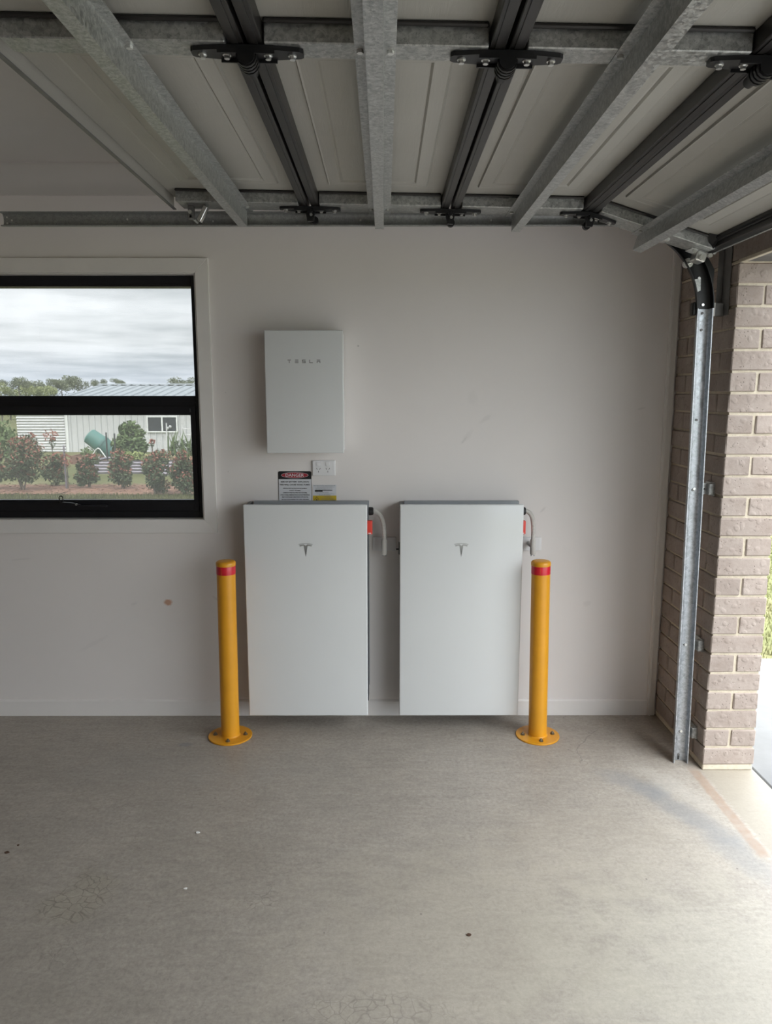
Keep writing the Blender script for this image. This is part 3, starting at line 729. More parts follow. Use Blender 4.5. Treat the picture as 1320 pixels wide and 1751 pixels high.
for x, dz in ((-1.585, .012), (-1.585, -.012), (-1.565, -.0), (-1.08, .004), (-.72, -.004), (-.1, 0), (.16, .004), (.45, 0)):
    z = 2.4335 + (curve[-1][1] - 2.4335) * (x + 1.6) / (curve[-1][0] + 1.6)
    tb_('screw', ht, M['zinc'], lambda mb: mb.tube([(x, YT1 - .003, z + dz), (x, YT1 - .0065, z + dz)], .004, 8))
for z in (2.09, 2.20):
    a = (z - cz_) / (rad * .97); x = cx_ + rad * math.cos(math.asin(a))
    tb_('screw', ct, M['zinc'], lambda mb: mb.tube([(x, YT1 - .003, z), (x, YT1 - .009, z)], .006, 10))
tb_('track_sleeve', ct, M['galv'], lambda mb: mb.prism([(1.322, YT1 - .004, 2.195), (1.350, YT1 - .004, 2.200), (1.352, YT1 - .004, 2.150), (1.334, YT1 - .004, 2.140)], (0, -.002, 0)))
for z in (1.2955, 0.5715, 0.147):                             # zinc wall clips, tabs fixed to the brick return
    x = xb + lean * z
    def clip(mb):
        mb.box(x + .012, 1.440, YT1 - .001, YT1 + .003, z - .026, z + .026, .001)
        mb.box(1.436, 1.462, YT1 - .030, YT1 + .003, z - .026, z + .026, .003)
        mb.box(1.455, 1.4645, YT1 - .028, YT1 + .05, z - .030, z + .030)
    c = tb_('bracket', trk, M['galv'], clip)
    tb_('bracket_slot', c, M['slot'], lambda mb: mb.box(1.414, 1.432, YT1 - .0035, YT1, z - .004, z + .003))
    tb_('screw', c, M['zinc'], lambda mb: mb.tube([(x + .006, YT1 - .003, z), (x + .006, YT1 - .008, z)], .006, 10))
def topb(mb):
    mb.box(1.372, 1.462, YT1 - .001, YT1 + .003, 2.045, 2.098); mb.box(1.460, 1.4645, YT1, YT1 + .04, 2.045, 2.098)
tb2 = tb_('bracket', trk, M['steel'], topb)
tb_('zinc_plate', tb2, M['fleck'], lambda mb: mb.box(1.398, 1.421, YT1 - .004, YT1 - .0005, 2.043, 2.099), label='zinc plate, bright reflection in its colour, with dark scribbled marks')  # white colour stands in for the zinc reflecting the outdoors
for i, (za, zb2) in enumerate(((2.088, 2.078), (2.078, 2.067), (2.066, 2.058), (2.058, 2.049))):
    tb_('plate_mark', tb2, M['signg'], lambda mb: mb.tube([(1.404 + .004 * (i % 2), YT1 - .0045, za), (1.412, YT1 - .0045, (za + zb2) / 2 + .002), (1.409 + .004 * (i % 2), YT1 - .0045, zb2)], .0011, 4))
def clamp(mb):
    mb.box(1.318, 1.334, YT1 - .02, YT1 + .01, 2.045, 2.10, .004); mb.box(1.326, 1.345, YT1 - .002, YT1 + .01, 2.05, 2.09)
tb_('clamp', trk, M['blacksteel'], clamp)
tb_('wall_angle', trk, M['steel'], lambda mb: (mb.box(1.459, 1.4625, 3.222, 3.290, 2.045, 2.50, .0008), mb.box(1.436, 1.4625, 3.290, 3.294, 2.045, 2.50, .0008)))
tb_('curve_flange', ct, M['blacksteel'], lambda mb: mb.prism([(1.392, YT1 - .002, 2.135), (1.405, YT1 - .002, 2.16), (1.408, YT1 - .002, 2.235), (1.378, YT1 - .002, 2.285), (1.345, YT1 - .002, 2.29), (1.38, YT1 - .002, 2.2)], (0, .003, 0)))
tb_('foot_notch', vt, M['slot'], lambda mb: mb.box(xb - .004, xb + .004, YT1 - .006, YT1 - .0025, .006, .03))

# ================================================================== HOME ENERGY BOXES
BTOP, BBOT, BW, YFR = 1.177, 0.0807, 0.6095, 3.572
def battery(cx, label):
    t = thing('battery_unit', label, 'battery', (cx, WY, BBOT), group='white wall batteries')
    h = BTOP - BBOT; hw = BW / 2; yf = YFR - WY
    mb = MB(); mb.box(-hw, hw, yf, yf + .020, 0, h, .006, 3)
    ob('front_cover', mb, M['wglass'], t, 40)
    mb = MB(); mb.box(-hw + .012, hw - .012, yf + .0195, yf + .026, .012, h - .012); ob('cover_gasket', mb, M['dshell'], t)
    mb = MB(); mb.box(-hw + .005, hw - .003, yf + .026, -.030, .02, h - .022, .008, 2)
    for k in range(9): mb.box(-hw + .004, -hw + .012, yf + .04 + k*.011, yf + .045 + k*.011, .05, h - .05)
    bd = ob('body', mb, M['shell'], t, 40)
    mb = MB(); mb.box(-hw + .025, hw + .006, -.030, -.0005, .10, h - .006, .002)
    ob('wall_bracket', mb, M['shell'], t)
    mb = MB(); mb.box(hw - .004, hw + .004, yf + .05, -.045, .06, h - .16, .002); ob('side_cover', mb, M['dshell'], t)
    mb = MB(); mb.box(-hw + .002, -hw + .020, yf + .03, -.02, h - .04, h - .008, .002); ob('corner_cap', mb, M['dshell'], t)
    mb = MB(); zc = .855
    mb.box(-hw - .003, -hw + .006, -.10, -.06, zc - .03, zc + .03, .002); mb.tube([(-hw - .003, -.08, zc - .005), (-hw - .016, -.08, zc - .005)], .004, 8); ob('side_latch', mb, M['dshell'], t)
    # stylised T emblem
    e = Vector((.0, yf - .0004, .9666 - BBOT))
    k = .00157                        # metres per photograph-crop unit, measured on the emblem
    top = []; bot = []
    for q in range(13):
        u = -1 + q / 6; top.append((u * .0355, .0178 - .0052 * u * u)); bot.append((u * .0342, .0148 - .0052 * u * u))
    mb = MB(); mb.prism([(a, 0, b) for a, b in top + bot[::-1]], (0, .0006, 0))
    a = [(-.0325, .0066), (-.0270, .0002), (-.0225, .0034), (-.0100, .0050), (0, -.0520), (.0100, .0050), (.0225, .0034), (.0270, .0002), (.0325, .0066), (.018, .0112), (.0085, .0122), (0, .0040), (-.0085, .0122), (-.018, .0112)]
    mb.prism([(x, 0, z) for x, z in a[::-1]], (0, .0006, 0))
    for v in mb.bm.verts: v.co.z += .0005
    o = ob('emblem', mb, M['emblem'], t, loc=tuple(e))
    # isolator switch on the right flank
    mb = MB(); mb.box(hw - .002, hw + .020, -.110, -.075, .9775 - .0, 1.0005 + .0, .003) if False else mb.box(hw - .004, hw + .0245, -.128, -.085, .9355, 1.0035, .004, 2)
    sw = ob('isolator_switch', mb, M['redp'], t, 40, label='red isolator switch')
    mb = MB(); mb.box(hw + .004, hw + .017, -.1295, -.1275, .939, .944, .0008); ob('switch_label', mb, M['plastic'], sw)
    return t
battery(-0.389, 'tall white wall battery under the danger sign, beside the left bollard')
battery(0.381, 'tall white wall battery behind the right bollard, no sign above it')

inv = thing('gateway_box', 'smaller pale wall box with grey wordmark, high above the power outlet', 'electrical box', (-0.3865, WY, 1.4258))
hw, hh, yf = 0.1895, 0.5884, -0.149
mb = MB(); mb.box(-hw, hw, yf, yf + .016, 0, hh, .005, 3); ob('front_cover', mb, M['wglass'], inv, 40)
mb = MB(); mb.box(-hw + .006, hw - .006, yf + .0155, yf + .024, .006, hh - .006); ob('cover_gasket', mb, M['shell'], inv)
mb = MB(); mb.box(-hw + .003, hw - .003, yf + .024, -.010, .004, hh - .004, .010, 3); ob('body', mb, M['plastic'], inv, 40)
mb = MB(); mb.box(-hw + .03, hw - .03, -.010, -.0005, .03, hh - .03); ob('wall_bracket', mb, M['shell'], inv)
lw, lh, b = .0165, .0165, .0032
def wm(cx, bars, name='letter'):
    mb = MB()
    for (x0, x1, z0, z1) in bars: mb.box(cx + x0 * lw/2, cx + x1 * lw/2, yf - .0006, yf + .001, (z0) * lh/2, (z1) * lh/2)
    ob(name, mb, M['letter'], inv, loc=(0.0, 0, 1.8676 - 1.4258))
t_ = 2 * b / lw; p_ = .0347
wm(-2*p_ - .001, [(-1, 1, 1-t_, 1), (-t_/2, t_/2, -1, 1 - t_ - .10)])
wm(-1*p_, [(-1, 1, 1-t_, 1), (-1, 1, -t_/2, t_/2), (-1, 1, -1, -1+t_)])
wm(0, [(-1, 1, 1-t_, 1), (-1, 1, -t_/2, t_/2), (-1, 1, -1, -1+t_), (-1, -1+t_, 0, 1-t_), (1-t_, 1, -1+t_, 0)])
wm(1*p_, [(-1, -1+t_, -1, 1), (-1+t_, 1, -1, -1+t_)])
wm(2*p_ + .001, [(-1, 1, 1-t_, 1), (-1, 1, -t_/2 + .05, t_/2 + .05), (-1, -1+t_, -1, -t_/2 + .05), (1-t_, 1, -1, -t_/2 + .05)])

# flexible conduits dropping from each battery to a cover plate
def conduit(gx, ex, label):
    t = thing('flexible_conduit', label, 'conduit', (ex, WY, 0.90), group='battery conduits')
    y = -.098
    x0 = gx - ex
    mb = MB(); mb.tube([(x0 + .0005, y, .2300), (x0 + .002, y, .2300), (x0 + .010, y, .2300), (x0 + .022, y, .2300), (x0 + .026, y, .2300)], [.019, .0215, .0215, .0200, .0145], 12)
    ob('cable_gland', mb, M['blacksteel'], t, 30)
    pts = []; L = []
    P0, P1, P2, P3 = Vector((x0 + .024, y, .2300)), Vector((x0 + .062, y, .224)), Vector((0.0015, y, .185)), Vector((0, y, .080))
    n = 90
    for i in range(n + 1):
        u = i / n; pts.append(P0*(1-u)**3 + P1*3*u*(1-u)**2 + P2*3*u*u*(1-u) + P3*u**3); L.append(.0118 if i % 3 else .0102)
    mb = MB(); mb.tube(pts, L, 12); ob('corrugated_hose', mb, M['gplastic'], t, 60)
    mb = MB(); mb.tube([(0, y, .084), (0, y, .012), (0, y, .006)], [.0142, .0142, .0115], 16); s = ob('sleeve', mb, M['gplastic'], t, 35)
    mb = MB(); mb.tube([(-.001, y + .004, .048), (-.003, -.011, .048)], .0125, 14); ob('wall_elbow', mb, M['gplastic'], t, 35)
    mb = MB()
    for d in (-.007, .007): mb.tube([(d, y, .007), (d, y, -.001)], .0032, 8)
    ob('sleeve_prong', mb, M['shell'], t, kind=None)
    return t
conduit(-0.0800, 0.0, 'pale corrugated conduit beside the left battery, in front of a square plate')
conduit(0.6870, 0.7550, 'pale corrugated conduit arching from the right battery above the right bollard')
def plate(cx, label):
    t = thing('cover_plate', label, 'cover plate', (cx, WY, 0.943), group='blank cover plates')
    mb = MB(); mb.box(-.0605, .0605, -.010, -.0005, -.036, .036, .003, 2); ob('plate', mb, M['plastic'], t, 40)
    mb = MB(); mb.box(-.052, .052, -.0112, -.0095, -.0345, .0345, .0008); ob('plate_insert', mb, M['plastic'], t)
plate(0.0, 'blank plastic wall plate in the gap between the two batteries')
plate(0.757, 'blank plastic wall plate to the right of the right battery')

# double power outlet
t = thing('power_outlet', 'white double power outlet just below the smaller wall box', 'power outlet', (-0.3085, WY, 1.339))
mb = MB(); mb.box(-.0590, .0590, -.011, -.0005, -.039, .039, .004, 3); ob('plate', mb, M['plastic'], t, 40)
mb = MB(); mb.box(-.0560, .0470, -.0125, -.0105, -.0365, .0365, .002); ob('fascia', mb, M['plastic'], t)
for cx in (-.028, .020):
    mb = MB(); mb.box(cx - .0095, cx + .0095, -.0165, -.0120, .011, .030, .002, 2); sw = ob('switch', mb, M['plastic'], t, 40)
    mb = MB(); mb.box(cx - .0105, cx + .0105, -.0135, -.0122, .010, .031); ob('switch_surround', mb, M['signw'], t)
    for (dx, dz, a) in ((-.0075, -.004, -30), (.0075, -.004, 30), (0, -.018, 0)):
        mb = MB(); mb.box(-.0011, .0011, -.0132, -.012, -.0042, .0042)
        mb.bm.transform(Matrix.Translation((cx + dx, 0, dz)) @ Matrix.Rotation(R(a), 4, 'Y')); ob('socket_slot', mb, M['slot'], t)

# danger sign
sg = thing('danger_sign', 'white and black danger sign on wall above the left battery', 'sign', (-0.459, WY, 1.3212))
W2 = .084
def rrect(x0, x1, z0, z1, r, corners=(1, 1, 1, 1), n=5):
    o = []
    for (cx, cz, a0, on) in ((x1 - r, z1 - r, 0, corners[0]), (x0 + r, z1 - r, 90, corners[1]), (x0 + r, z0 + r, 180, corners[2]), (x1 - r, z0 + r, 270, corners[3])):
        if on: o += [(cx + r*math.cos(R(a0 + 90*k/n)), cz + r*math.sin(R(a0 + 90*k/n))) for k in range(n + 1)]
        else: o.append((cx + (r if a0 in (0, 270) else -r), cz + (r if a0 < 180 else -r)))
    return o
def flat(par, outline, y, d, mat, name): 
    mb = MB(); mb.prism([(a, y, b) for a, b in outline[::-1]], (0, d, 0)); return ob(name, mb, mat, par)
flat(sg, rrect(-W2 - .001, W2 + .001, -.241, .001, .009), -.0024, .0018, M['signk'], 'sign_board')
flat(sg, rrect(-W2 + .001, W2 - .001, -.239, -.040, .006, (0, 0, 1, 1)), -.0030, .0007, M['signw'], 'sign_face')
el = lambda a, b, cz: [(a*math.cos(2*math.pi*k/32), cz + b*math.sin(2*math.pi*k/32)) for k in range(32)]
flat(sg, el(.0700, .0152, -.0195), -.0029, .0006, M['signw'], 'oval_border')
flat(sg, el(.0682, .0136, -.0195), -.0033, .0006, M['signr'], 'oval')
text('DANGER', .022, 0, -.0036, -.0195, sg, M['signw'], width=.094, bold=.0002)
for body, z, size, w in (('RISK OF BATTERY EXPLOSION', -.0535, .0092, .144), ('FIRE WILL CAUSE TOXIC FUMES', -.0688, .0096, .154), ('DESIGNATED PROTECTIVE EQUIPMENT:', -.0878, .0058, .124),
                         ('SAFETY GLASSES,', -.0994, .0058, .058), ('LAMINATE FILM GLOVES AND BLOUSES,', -.1107, .0058, .124), ('STRUCTURAL FIREFIGHTING SUIT/OUTERWEAR,', -.1218, .0058, .151),
                         ('SELF-CONTAINED BREATHING APPARATUS,', -.1331, .0058, .136), ('OR HALF FACE RESPIRATOR WITH ORGANIC', -.1445, .0058, .141), ('VAPOUR/ACID GAS AND PARTICULATE FILTERS', -.1560, .0056, .145)):
    text(body, size, 0, -.0033, z, sg, M['signk'], width=w, bold=.00022)
# shutdown / arc-flash label
sg = thing('warning_label', 'small white and yellow shutdown label between danger sign and outlet', 'sign', (-0.3072, WY, 1.2517))
flat(sg, rrect(-.0605, .0605, -.0555, 0, .002), -.0016, .0012, M['signw'], 'label_face')
flat(sg, rrect(-.0605, .0605, -.150, -.0555, .002), -.0016, .0012, M['signy'], 'label_face')
for body, z, size, w, dx in (('BATTERY SHUTDOWN PROCEDURE', -.0045, .0052, .110, 0), ('1. TURN OFF MAIN SWITCH INVERTER AC', -.0118, .0038, .094, .004), ('2. SET BATTERY ISOLATOR TO OFF', -.0178, .0038, .088, -.004),
                             ('BATTERY IS NOW', -.0232, .0030, .05, -.02), ('ISOLATED FROM SUPPLY', -.0396, .0038, .066, -.012), ('CONTACT YOUR INSTALLER FOR ASSISTANCE', -.0465, .0036, .092, .004), ('BEFORE RESTARTING', -.0520, .0034, .06, .0)):
    text(body, size, dx, -.0020, z, sg, M['signg'], width=w)
mb = MB(); mb.box(-.050, .040, -.0022, -.0014, -.0300, -.0262); mb.box(-.050, -.010, -.0022, -.0014, -.0355, -.0300); ob('redaction_bar', mb, M['signk'], sg)
for body, z, size, w, dx in (('WARNING', -.0625, .0062, .038, .016), ('ARC FLASH HAZARD', -.0717, .0050, .062, .016), ('APPROPRIATE PPE REQUIRED', -.0795, .0050, .080, .018), ('DISCONNECT BEFORE SERVICE', -.0865, .0044, .064, .016)):
    text(body, size, dx, -.0020, z, sg, M['signg'], width=w)
dm = lambda r: [(-.041 + r*a, -.0775 + 1.35*r*b) for a, b in ((1, 0), (0, 1), (-1, 0), (0, -1))]
flat(sg, dm(.0125), -.0020, .0006, M['signk'], 'diamond_border'); flat(sg, dm(.0105), -.0024, .0006, M['signy'], 'diamond')
flat(sg, [(-.041, -.070), (-.0385, -.0755), (-.037, -.079), (-.0385, -.083), (-.041, -.084), (-.0435, -.083), (-.045, -.079), (-.0425, -.0765)][::-1], -.0027, .0006, M['signk'], 'flame_symbol')

# ================================================================== BOLLARDS
def bollard(x, y, ry, label):
    t = thing('bollard', label, 'bollard', (x, y, 0), (0, ry, 0), 'yellow bollards')
    r = .0455; top = .9085
    mb = MB(); mb.lathe([(r, .004), (r, .8955), (r - .001, .8962)], seg=48); ob('post', mb, M['yellow'], t, 40)
    mb = MB(); mb.lathe([(r, .886), (r + .0022, .887), (r + .0026, .897), (r + .0016, .9035), (r - .004, top), (r - .014, top + .002), (0, top + .003)], seg=48); ob('cap', mb, M['yellow'], t, 40)
    mb = MB(); mb.lathe([(r + .0008, .8455), (r + .0010, .8457), (r + .0010, .8855), (r + .0008, .886)], seg=48)
    tp = ob('reflective_band', mb, M['red'], t, 40)
    mb = MB()
    for k in range(7): mb.box(-.014, -.0125, -r - .0018, -r - .0002, .849 + k*.005, .8505 + k*.005)
    ob('band_print', mb, M['yellow'], tp, kind='stuff')
    mb = MB(); mb.lathe([(0, .0004), (.1085, .0004), (.109, .002), (.109, .0065), (.1075, .008), (.050, .008), (.0472, .010), (.0458, .013)], seg=56); ob('base_flange', mb, M['yellow'], t, 30)
    for a in (0, 90, 180, 270):
        px, py = .0755 * math.cos(R(a + 2)), .0755 * math.sin(R(a + 2))
        mb = MB(); mb.lathe([(.0115, .0078), (.0115, .0098), (.0095, .0102)], (px, py, 0), 16); mb.lathe([(.0088, .010), (.0088, .0155), (.0068, .0175), (.0045, .0176), (.0045, .022), (.0, .0222)], (px, py, 0), 6)
        ob('anchor_bolt', mb, M['bolt'], t)
    return t
bollard(-0.7805, 3.513, R(0.45), 'yellow bollard with red band beside the window end of the batteries')
bollard(0.7772, 3.513, R(-0.75), 'yellow bollard with red band on the garage door side of the batteries')

# ================================================================== small scraps on the floor
def scrap(name, x, y, s, mat, label, cat):
    mb = MB(); n = 7; rnd = random.Random(int(x * 1000))
    top = [(s * rnd.uniform(.6, 1.1) * math.cos(2*math.pi*k/n), s * .7 * rnd.uniform(.6, 1.1) * math.sin(2*math.pi*k/n), .0004) for k in range(n)]
    mb.prism(top, (0, 0, .0025)); o = ob(name, mb, mat, loc=(x, y, 0)); tag(o, label, cat)
scrap('paint_fleck', -0.738, 2.678, .009, M['fleck'], 'white fleck on the concrete, the one closer to the left bollard', 'debris')
scrap('paint_fleck', -0.697, 2.343, .008, M['fleck'], 'white fleck on the concrete, the one farther from the left bollard', 'debris')
scrap('leaf_scrap', -1.427, 2.551, .010, M['scrap'], 'larger dark brown scrap on the floor at the far left', 'debris')
scrap('leaf_scrap', -1.407, 2.596, .006, M['scrap'], 'smaller dark brown scrap on the floor at the far left', 'debris')
scrap('grit', 0.271, 2.117, .009, M['scrap'], 'dark bit of grit on bare floor in front of the right battery', 'debris')

# ================================================================== GARDEN SEEN THROUGH THE WINDOW
def leafcloud(mb, c, rad, n, ls, rnd, shell=0.35, squash=0.0):
    for i in range(n):
        while True:
            d = Vector([rnd.uniform(-1, 1) for _ in range(3)])
            if shell < d.length <= 1: break
        p = Vector(c) + Vector((d.x * rad[0], d.y * rad[1], d.z * rad[2]))
        a = Vector([rnd.gauss(0, 1) for _ in range(3)]).normalized(); b = a.orthogonal().normalized()
        s = ls * rnd.uniform(.6, 1.3)
        mb.poly([p - a*s, p + b*s*.45, p + a*s, p - b*s*.45])
def shrub(x, y, w, h, stem, label, seed, sprig=None, n=900, red=.3):
    rnd = random.Random(seed); z = gz(y) + .01
    t = thing('hedge_shrub', label, 'shrub', (x, y, z), group='photinia hedge shrubs')
    mb = MB()
    for k in range(5):
        a = rnd.uniform(0, 6.28); q = w * .28 * rnd.uniform(.3, 1)
        mb.tube([(rnd.uniform(-.03, .03), rnd.uniform(-.03, .03), 0), (q*.4*math.cos(a), q*.4*math.sin(a), stem), (q*math.cos(a), q*math.sin(a), h * .75)], [.016, .011, .006], 6)
    if sprig: mb.tube([(sprig[0]*.5, 0, h*.5), (sprig[0], 0, sprig[1])], .010, 5)
    ob('stems', mb, M['bark'], t)
    mb = MB(); mr = MB()
    blobs = []
    stem *= .55
    for k in range(14):
        a = rnd.uniform(0, 6.28); u = k / 13; q = rnd.uniform(.12, .34) * w * (1 - .35 * abs(u - .45))
        blobs.append(((q*math.cos(a), q*math.sin(a), stem + (h - stem) * (.12 + .70*u)), w * rnd.uniform(.18, .29), (h - stem) * rnd.uniform(.14, .22)))
    for c, r1, r2 in blobs:
        leafcloud(mb, c, (r1, r1, r2), n // 7, .036, rnd, .0)
        up = (c[2] - stem) / (h - stem)
        leafcloud(mr, (c[0], c[1], c[2] + r2*.45), (r1, r1, r2 * .75), int(n * red * (.6 + up) / 7), .034, rnd, .2)
    if sprig:
        leafcloud(mr, (sprig[0], 0, sprig[1]), (sprig[2], sprig[2], sprig[2]*.8), int(380*sprig[2]), .036, rnd, 0)
        leafcloud(mb, (sprig[0], 0, sprig[1] - sprig[2]*1.1), (sprig[2]*.6, sprig[2]*.6, sprig[2]*.8), int(200*sprig[2]), .036, rnd, 0)
    ob('dark_leaves', mb, M['leafd'], t, kind='stuff'); ob('red_new_leaves', mr, M['leafr'], t, kind='stuff', label='reddish new leaves')
shrub(-7.62, 15.45, .98, 1.17, .28, 'bushy red tipped shrub, broadest of the hedge, before the ribbed annex', 11, n=1300, red=.35)
shrub(-8.45, 15.6, .80, 1.05, .22, 'red tipped hedge shrub cut off by the left edge of the picture', 12, n=900)
shrub(-7.36, 16.45, .68, .72, .16, 'hedge shrub with one tall sprig of red leaves on top', 13, (-.05, 1.13, .17), n=800, red=.22)
shrub(-6.42, 15.9, .56, .74, .14, 'rounded hedge shrub standing before the teal compost tumbler', 14, n=900, red=.3)
shrub(-5.62, 15.75, .60, .82, .15, 'rounded hedge shrub standing before the round corrugated bed', 15, n=950, red=.3)
shrub(-4.60, 14.72, .68, .92, .10, 'hedge shrub with thin red tip below the shed window', 16, (-.03, 1.06, .07), n=1150, red=.28)
shrub(-3.98, 14.60, .56, .86, .10, 'hedge shrub with brightest red leaves, beside the window frame', 17, n=1000, red=.36)
# thin staked sapling
t = thing('sapling', 'thin staked sapling between two hedge shrubs', 'sapling', (-6.78, 15.7, gz(15.7) + .01))
mb = MB(); mb.tube([(0, 0, 0), (.01, 0, .35), (0, .01, .62)], [.014, .012, .006], 6); ob('stem', mb, M['bark'], t)
mb = MB(); mb.box(-.075, -.045, .05, .07, -.02, .93); ob('stake', mb, M['bed'], t)
mb = MB(); leafcloud(mb, (0, 0, .62), (.13, .13, .18), 70, .034, random.Random(3), 0); ob('leaves', mb, M['leafr'], t, kind='stuff')

# shed
SX0, SX1, SY = -12.85, 4.0, 30.0; SZ0, SZ1 = gz(30.0) - .02, 1.62
shed = thing('shed', 'white ribbed metal shed with pale steel roof beyond the garden', 'shed', (SX0, SY, SZ0))
hS = SZ1 - SZ0
mb = MB(); mb.box(0, SX1 - SX0, .02, 7.5, 0, hS); ob('shed_wall', mb, M['shed'], shed)
rib = MB(); rib.prism([(-.035, .02, 0), (-.014, -.012, 0), (.014, -.012, 0), (.035, .02, 0)], (0, 0, hS)); rme = rib.mesh('wall_rib', M['shed'])
x = .16
while x < SX1 - SX0:
    if x < 6.3 or x > 6.3: link('wall_rib', rme, shed, (x, 0, 0))
    x += .245
mb = MB(); mb.box(-.06, .06, -.02, .10, 0, hS); ob('corner_flashing', mb, M['rim'], shed)
# roof: low gable, ridge parallel to the front
rz1 = .50
mb = MB(); mb.prism([(-.12, -.20, hS - .03), (-.12, 4.0, hS + rz1), (-.12, 8.0, hS - .03), (-.12, 7.9, hS - .09), (-.12, 4.0, hS + rz1 - .06), (-.12, -.15, hS - .09)], (SX1 - SX0 + .24, 0, 0))
rf = ob('roof', mb, M['roof'], shed)
sl = math.atan2(rz1 + .03, 4.2)
rib = MB(); rib.prism([(-.06, -.20, hS - .03), (-.03, -.20, hS + .015), (.03, -.20, hS + .015), (.06, -.20, hS - .03)], (0, 4.2, rz1 + .03)); rme = rib.mesh('roof_rib', M['roof'])
x = .1
while x < SX1 - SX0: link('roof_rib', rme, rf, (x, 0, 0)); x += .42
mb = MB(); mb.prism([(-.12, 3.75, hS + rz1 + .02), (-.12, 4.0, hS + rz1 + .065), (-.12, 4.25, hS + rz1 + .02)], (SX1 - SX0 + .24, 0, 0)); ob('ridge_cap', mb, M['roof'], rf)
mb = MB(); mb.box(-.1, SX1 - SX0 + .1, -.30, -.20, hS - .14, hS - .02, .01); ob('gutter', mb, M['roof'], shed)
# window in the front wall
wxa, wxb, wza, wzb = -9.54 - SX0, -8.40 - SX0, .235 - SZ0, .79 - SZ0
mb = MB()
for b in ((wxa, wxb, wza - .05, wza), (wxa, wxb, wzb, wzb + .05), (wxa - .05, wxa, wza - .05, wzb + .05), (wxb, wxb + .05, wza - .05, wzb + .05), ((wxa + wxb)/2 - .03, (wxa + wxb)/2 + .03, wza, wzb)):
    mb.box(b[0], b[1], -.05, .03, b[2], b[3])
sw = ob('shed_window', mb, M['rim'], shed)
for a, b in ((wxa, (wxa + wxb)/2 - .03), ((wxa + wxb)/2 + .03, wxb)):
    mb = MB(); mb.box(a, b, -.022, -.014, wza, wzb); ob('window_pane', mb, M['dglass'], sw)
for px, pz in ((.78, .16), (.89, .22)):
    mb = MB(); mb.lathe([(0, -.06), (.06, -.02), (.065, .02), (.04, .055), (0, .065)], (wxa + px, -.03, wza + pz - .05), 12); ob('window_ornament', mb, M['shed'], sw, 60)
# annex clad in horizontal corrugations
mb = MB(); n = 17; pts = []
az = .92 + .35 - SZ0
AX = 1.98
prof = []
for k in range(n * 6 + 1): prof.append((-AX, -.045 + .022 * math.cos(2*math.pi*k/6), az * k / (n*6)))
mb.strip(prof, (AX - .06, 0, 0)); ob('annex_cladding', mb, M['shed'], shed, 50)
mb = MB(); mb.box(-AX, -.06, -.02, 3.0, 0, az); mb.box(-AX - .03, -.0, -.1, 3.0, az, az + .05); ob('annex', mb, M['shed'], shed)

# compost tumbler
t = thing('compost_tumbler', 'teal barrel compost tumbler tilted on a pale A-frame stand', 'compost tumbler', (-8.62, 22.6, gz(22.6)))
ax = Vector((.80, 0, -.60)).normalized(); c = Vector((0, 0, .63))
mb = MB(); mb.tube([c - ax*.50, c - ax*.46, c - ax*.02], [.20, .25, .27], 12); ob('barrel', mb, M['teal'], t, 30)
mb = MB(); mb.tube([c + ax*.02, c + ax*.42, c + ax*.47], [.27, .25, .20], 12); mb.tube([c - ax*.03, c + ax*.03], .285, 12); ob('barrel_end', mb, M['dteal'], t, 30, label='darker lower half of the barrel')
for yy in (-.36, .36):
    mb = MB(); mb.tube([(-.42, yy, .0), (-.06, yy, .52), (0, yy, .56), (.06, yy, .52), (.40, yy, 0)], .020, 8); ob('stand_frame', mb, M['ltube'], t, 40)
mb = MB(); mb.tube([(0, -.36, .55), (0, .36, .55)], .012, 6); ob('axle', mb, M['ltube'], t)

# raised beds
def corr_bed(x, y, rx, ry, h, label, mat):
    t = thing('raised_bed', label, 'garden bed', (x, y, gz(y) - .02))
    mb = MB(); n = 5; seg = 40; rings = []
    for k in range(n * 4 + 1):
        b = .014 * math.cos(2*math.pi*k/4)
        rings.append([mb._v(((rx + b) * max(-1, min(1, 1.25*math.cos(2*math.pi*q/seg))), (ry + b) * max(-1, min(1, 1.25*math.sin(2*math.pi*q/seg))), h * k / (n*4))) for q in range(seg)])
    for a, b in zip(rings, rings[1:]):
        for q in range(seg): mb.bm.faces.new((a[q], a[(q+1)%seg], b[(q+1)%seg], b[q]))
    ob('bed_wall', mb, mat, t, 60)
    mb = MB(); mb.lathe([(.0, h - .06), (min(rx, ry) * .99, h - .06)], (0, 0, 0), 24)
    for v in mb.bm.verts: v.co.x *= rx / min(rx, ry); v.co.y *= ry / min(rx, ry)
    ob('bed_soil', mb, M['soil'], t)
    return t
corr_bed(-7.05, 20.2, .75, .6, .40, 'round corrugated steel garden bed beneath the tall green bush', M['bed'])
corr_bed(-5.25, 19.6, .85, .6, .45, 'corrugated steel garden bed full of leeks, below the shed window', M['bed'])
t = thing('timber_bed', 'low reddish timber garden bed beside the compost tumbler', 'garden bed', (-9.15, 23.6, gz(23.6)))
mb = MB()
for b in ((-.7, .7, -.5, -.45), (-.7, .7, .45, .5), (-.7, -.65, -.45, .45), (.65, .7, -.45, .45)): mb.box(b[0], b[1], b[2], b[3], -.02, .28)
ob('bed_wall', mb, M['wood'], t)
mb = MB(); mb.box(-.65, .65, -.45, .45, 0, .22); ob('bed_soil', mb, M['soil'], t)
mb = MB(); leafcloud(mb, (-.1, 0, .36), (.5, .35, .2), 200, .06, random.Random(8), 0); ob('herb_leaves', mb, M['leafg'], t, kind='stuff')
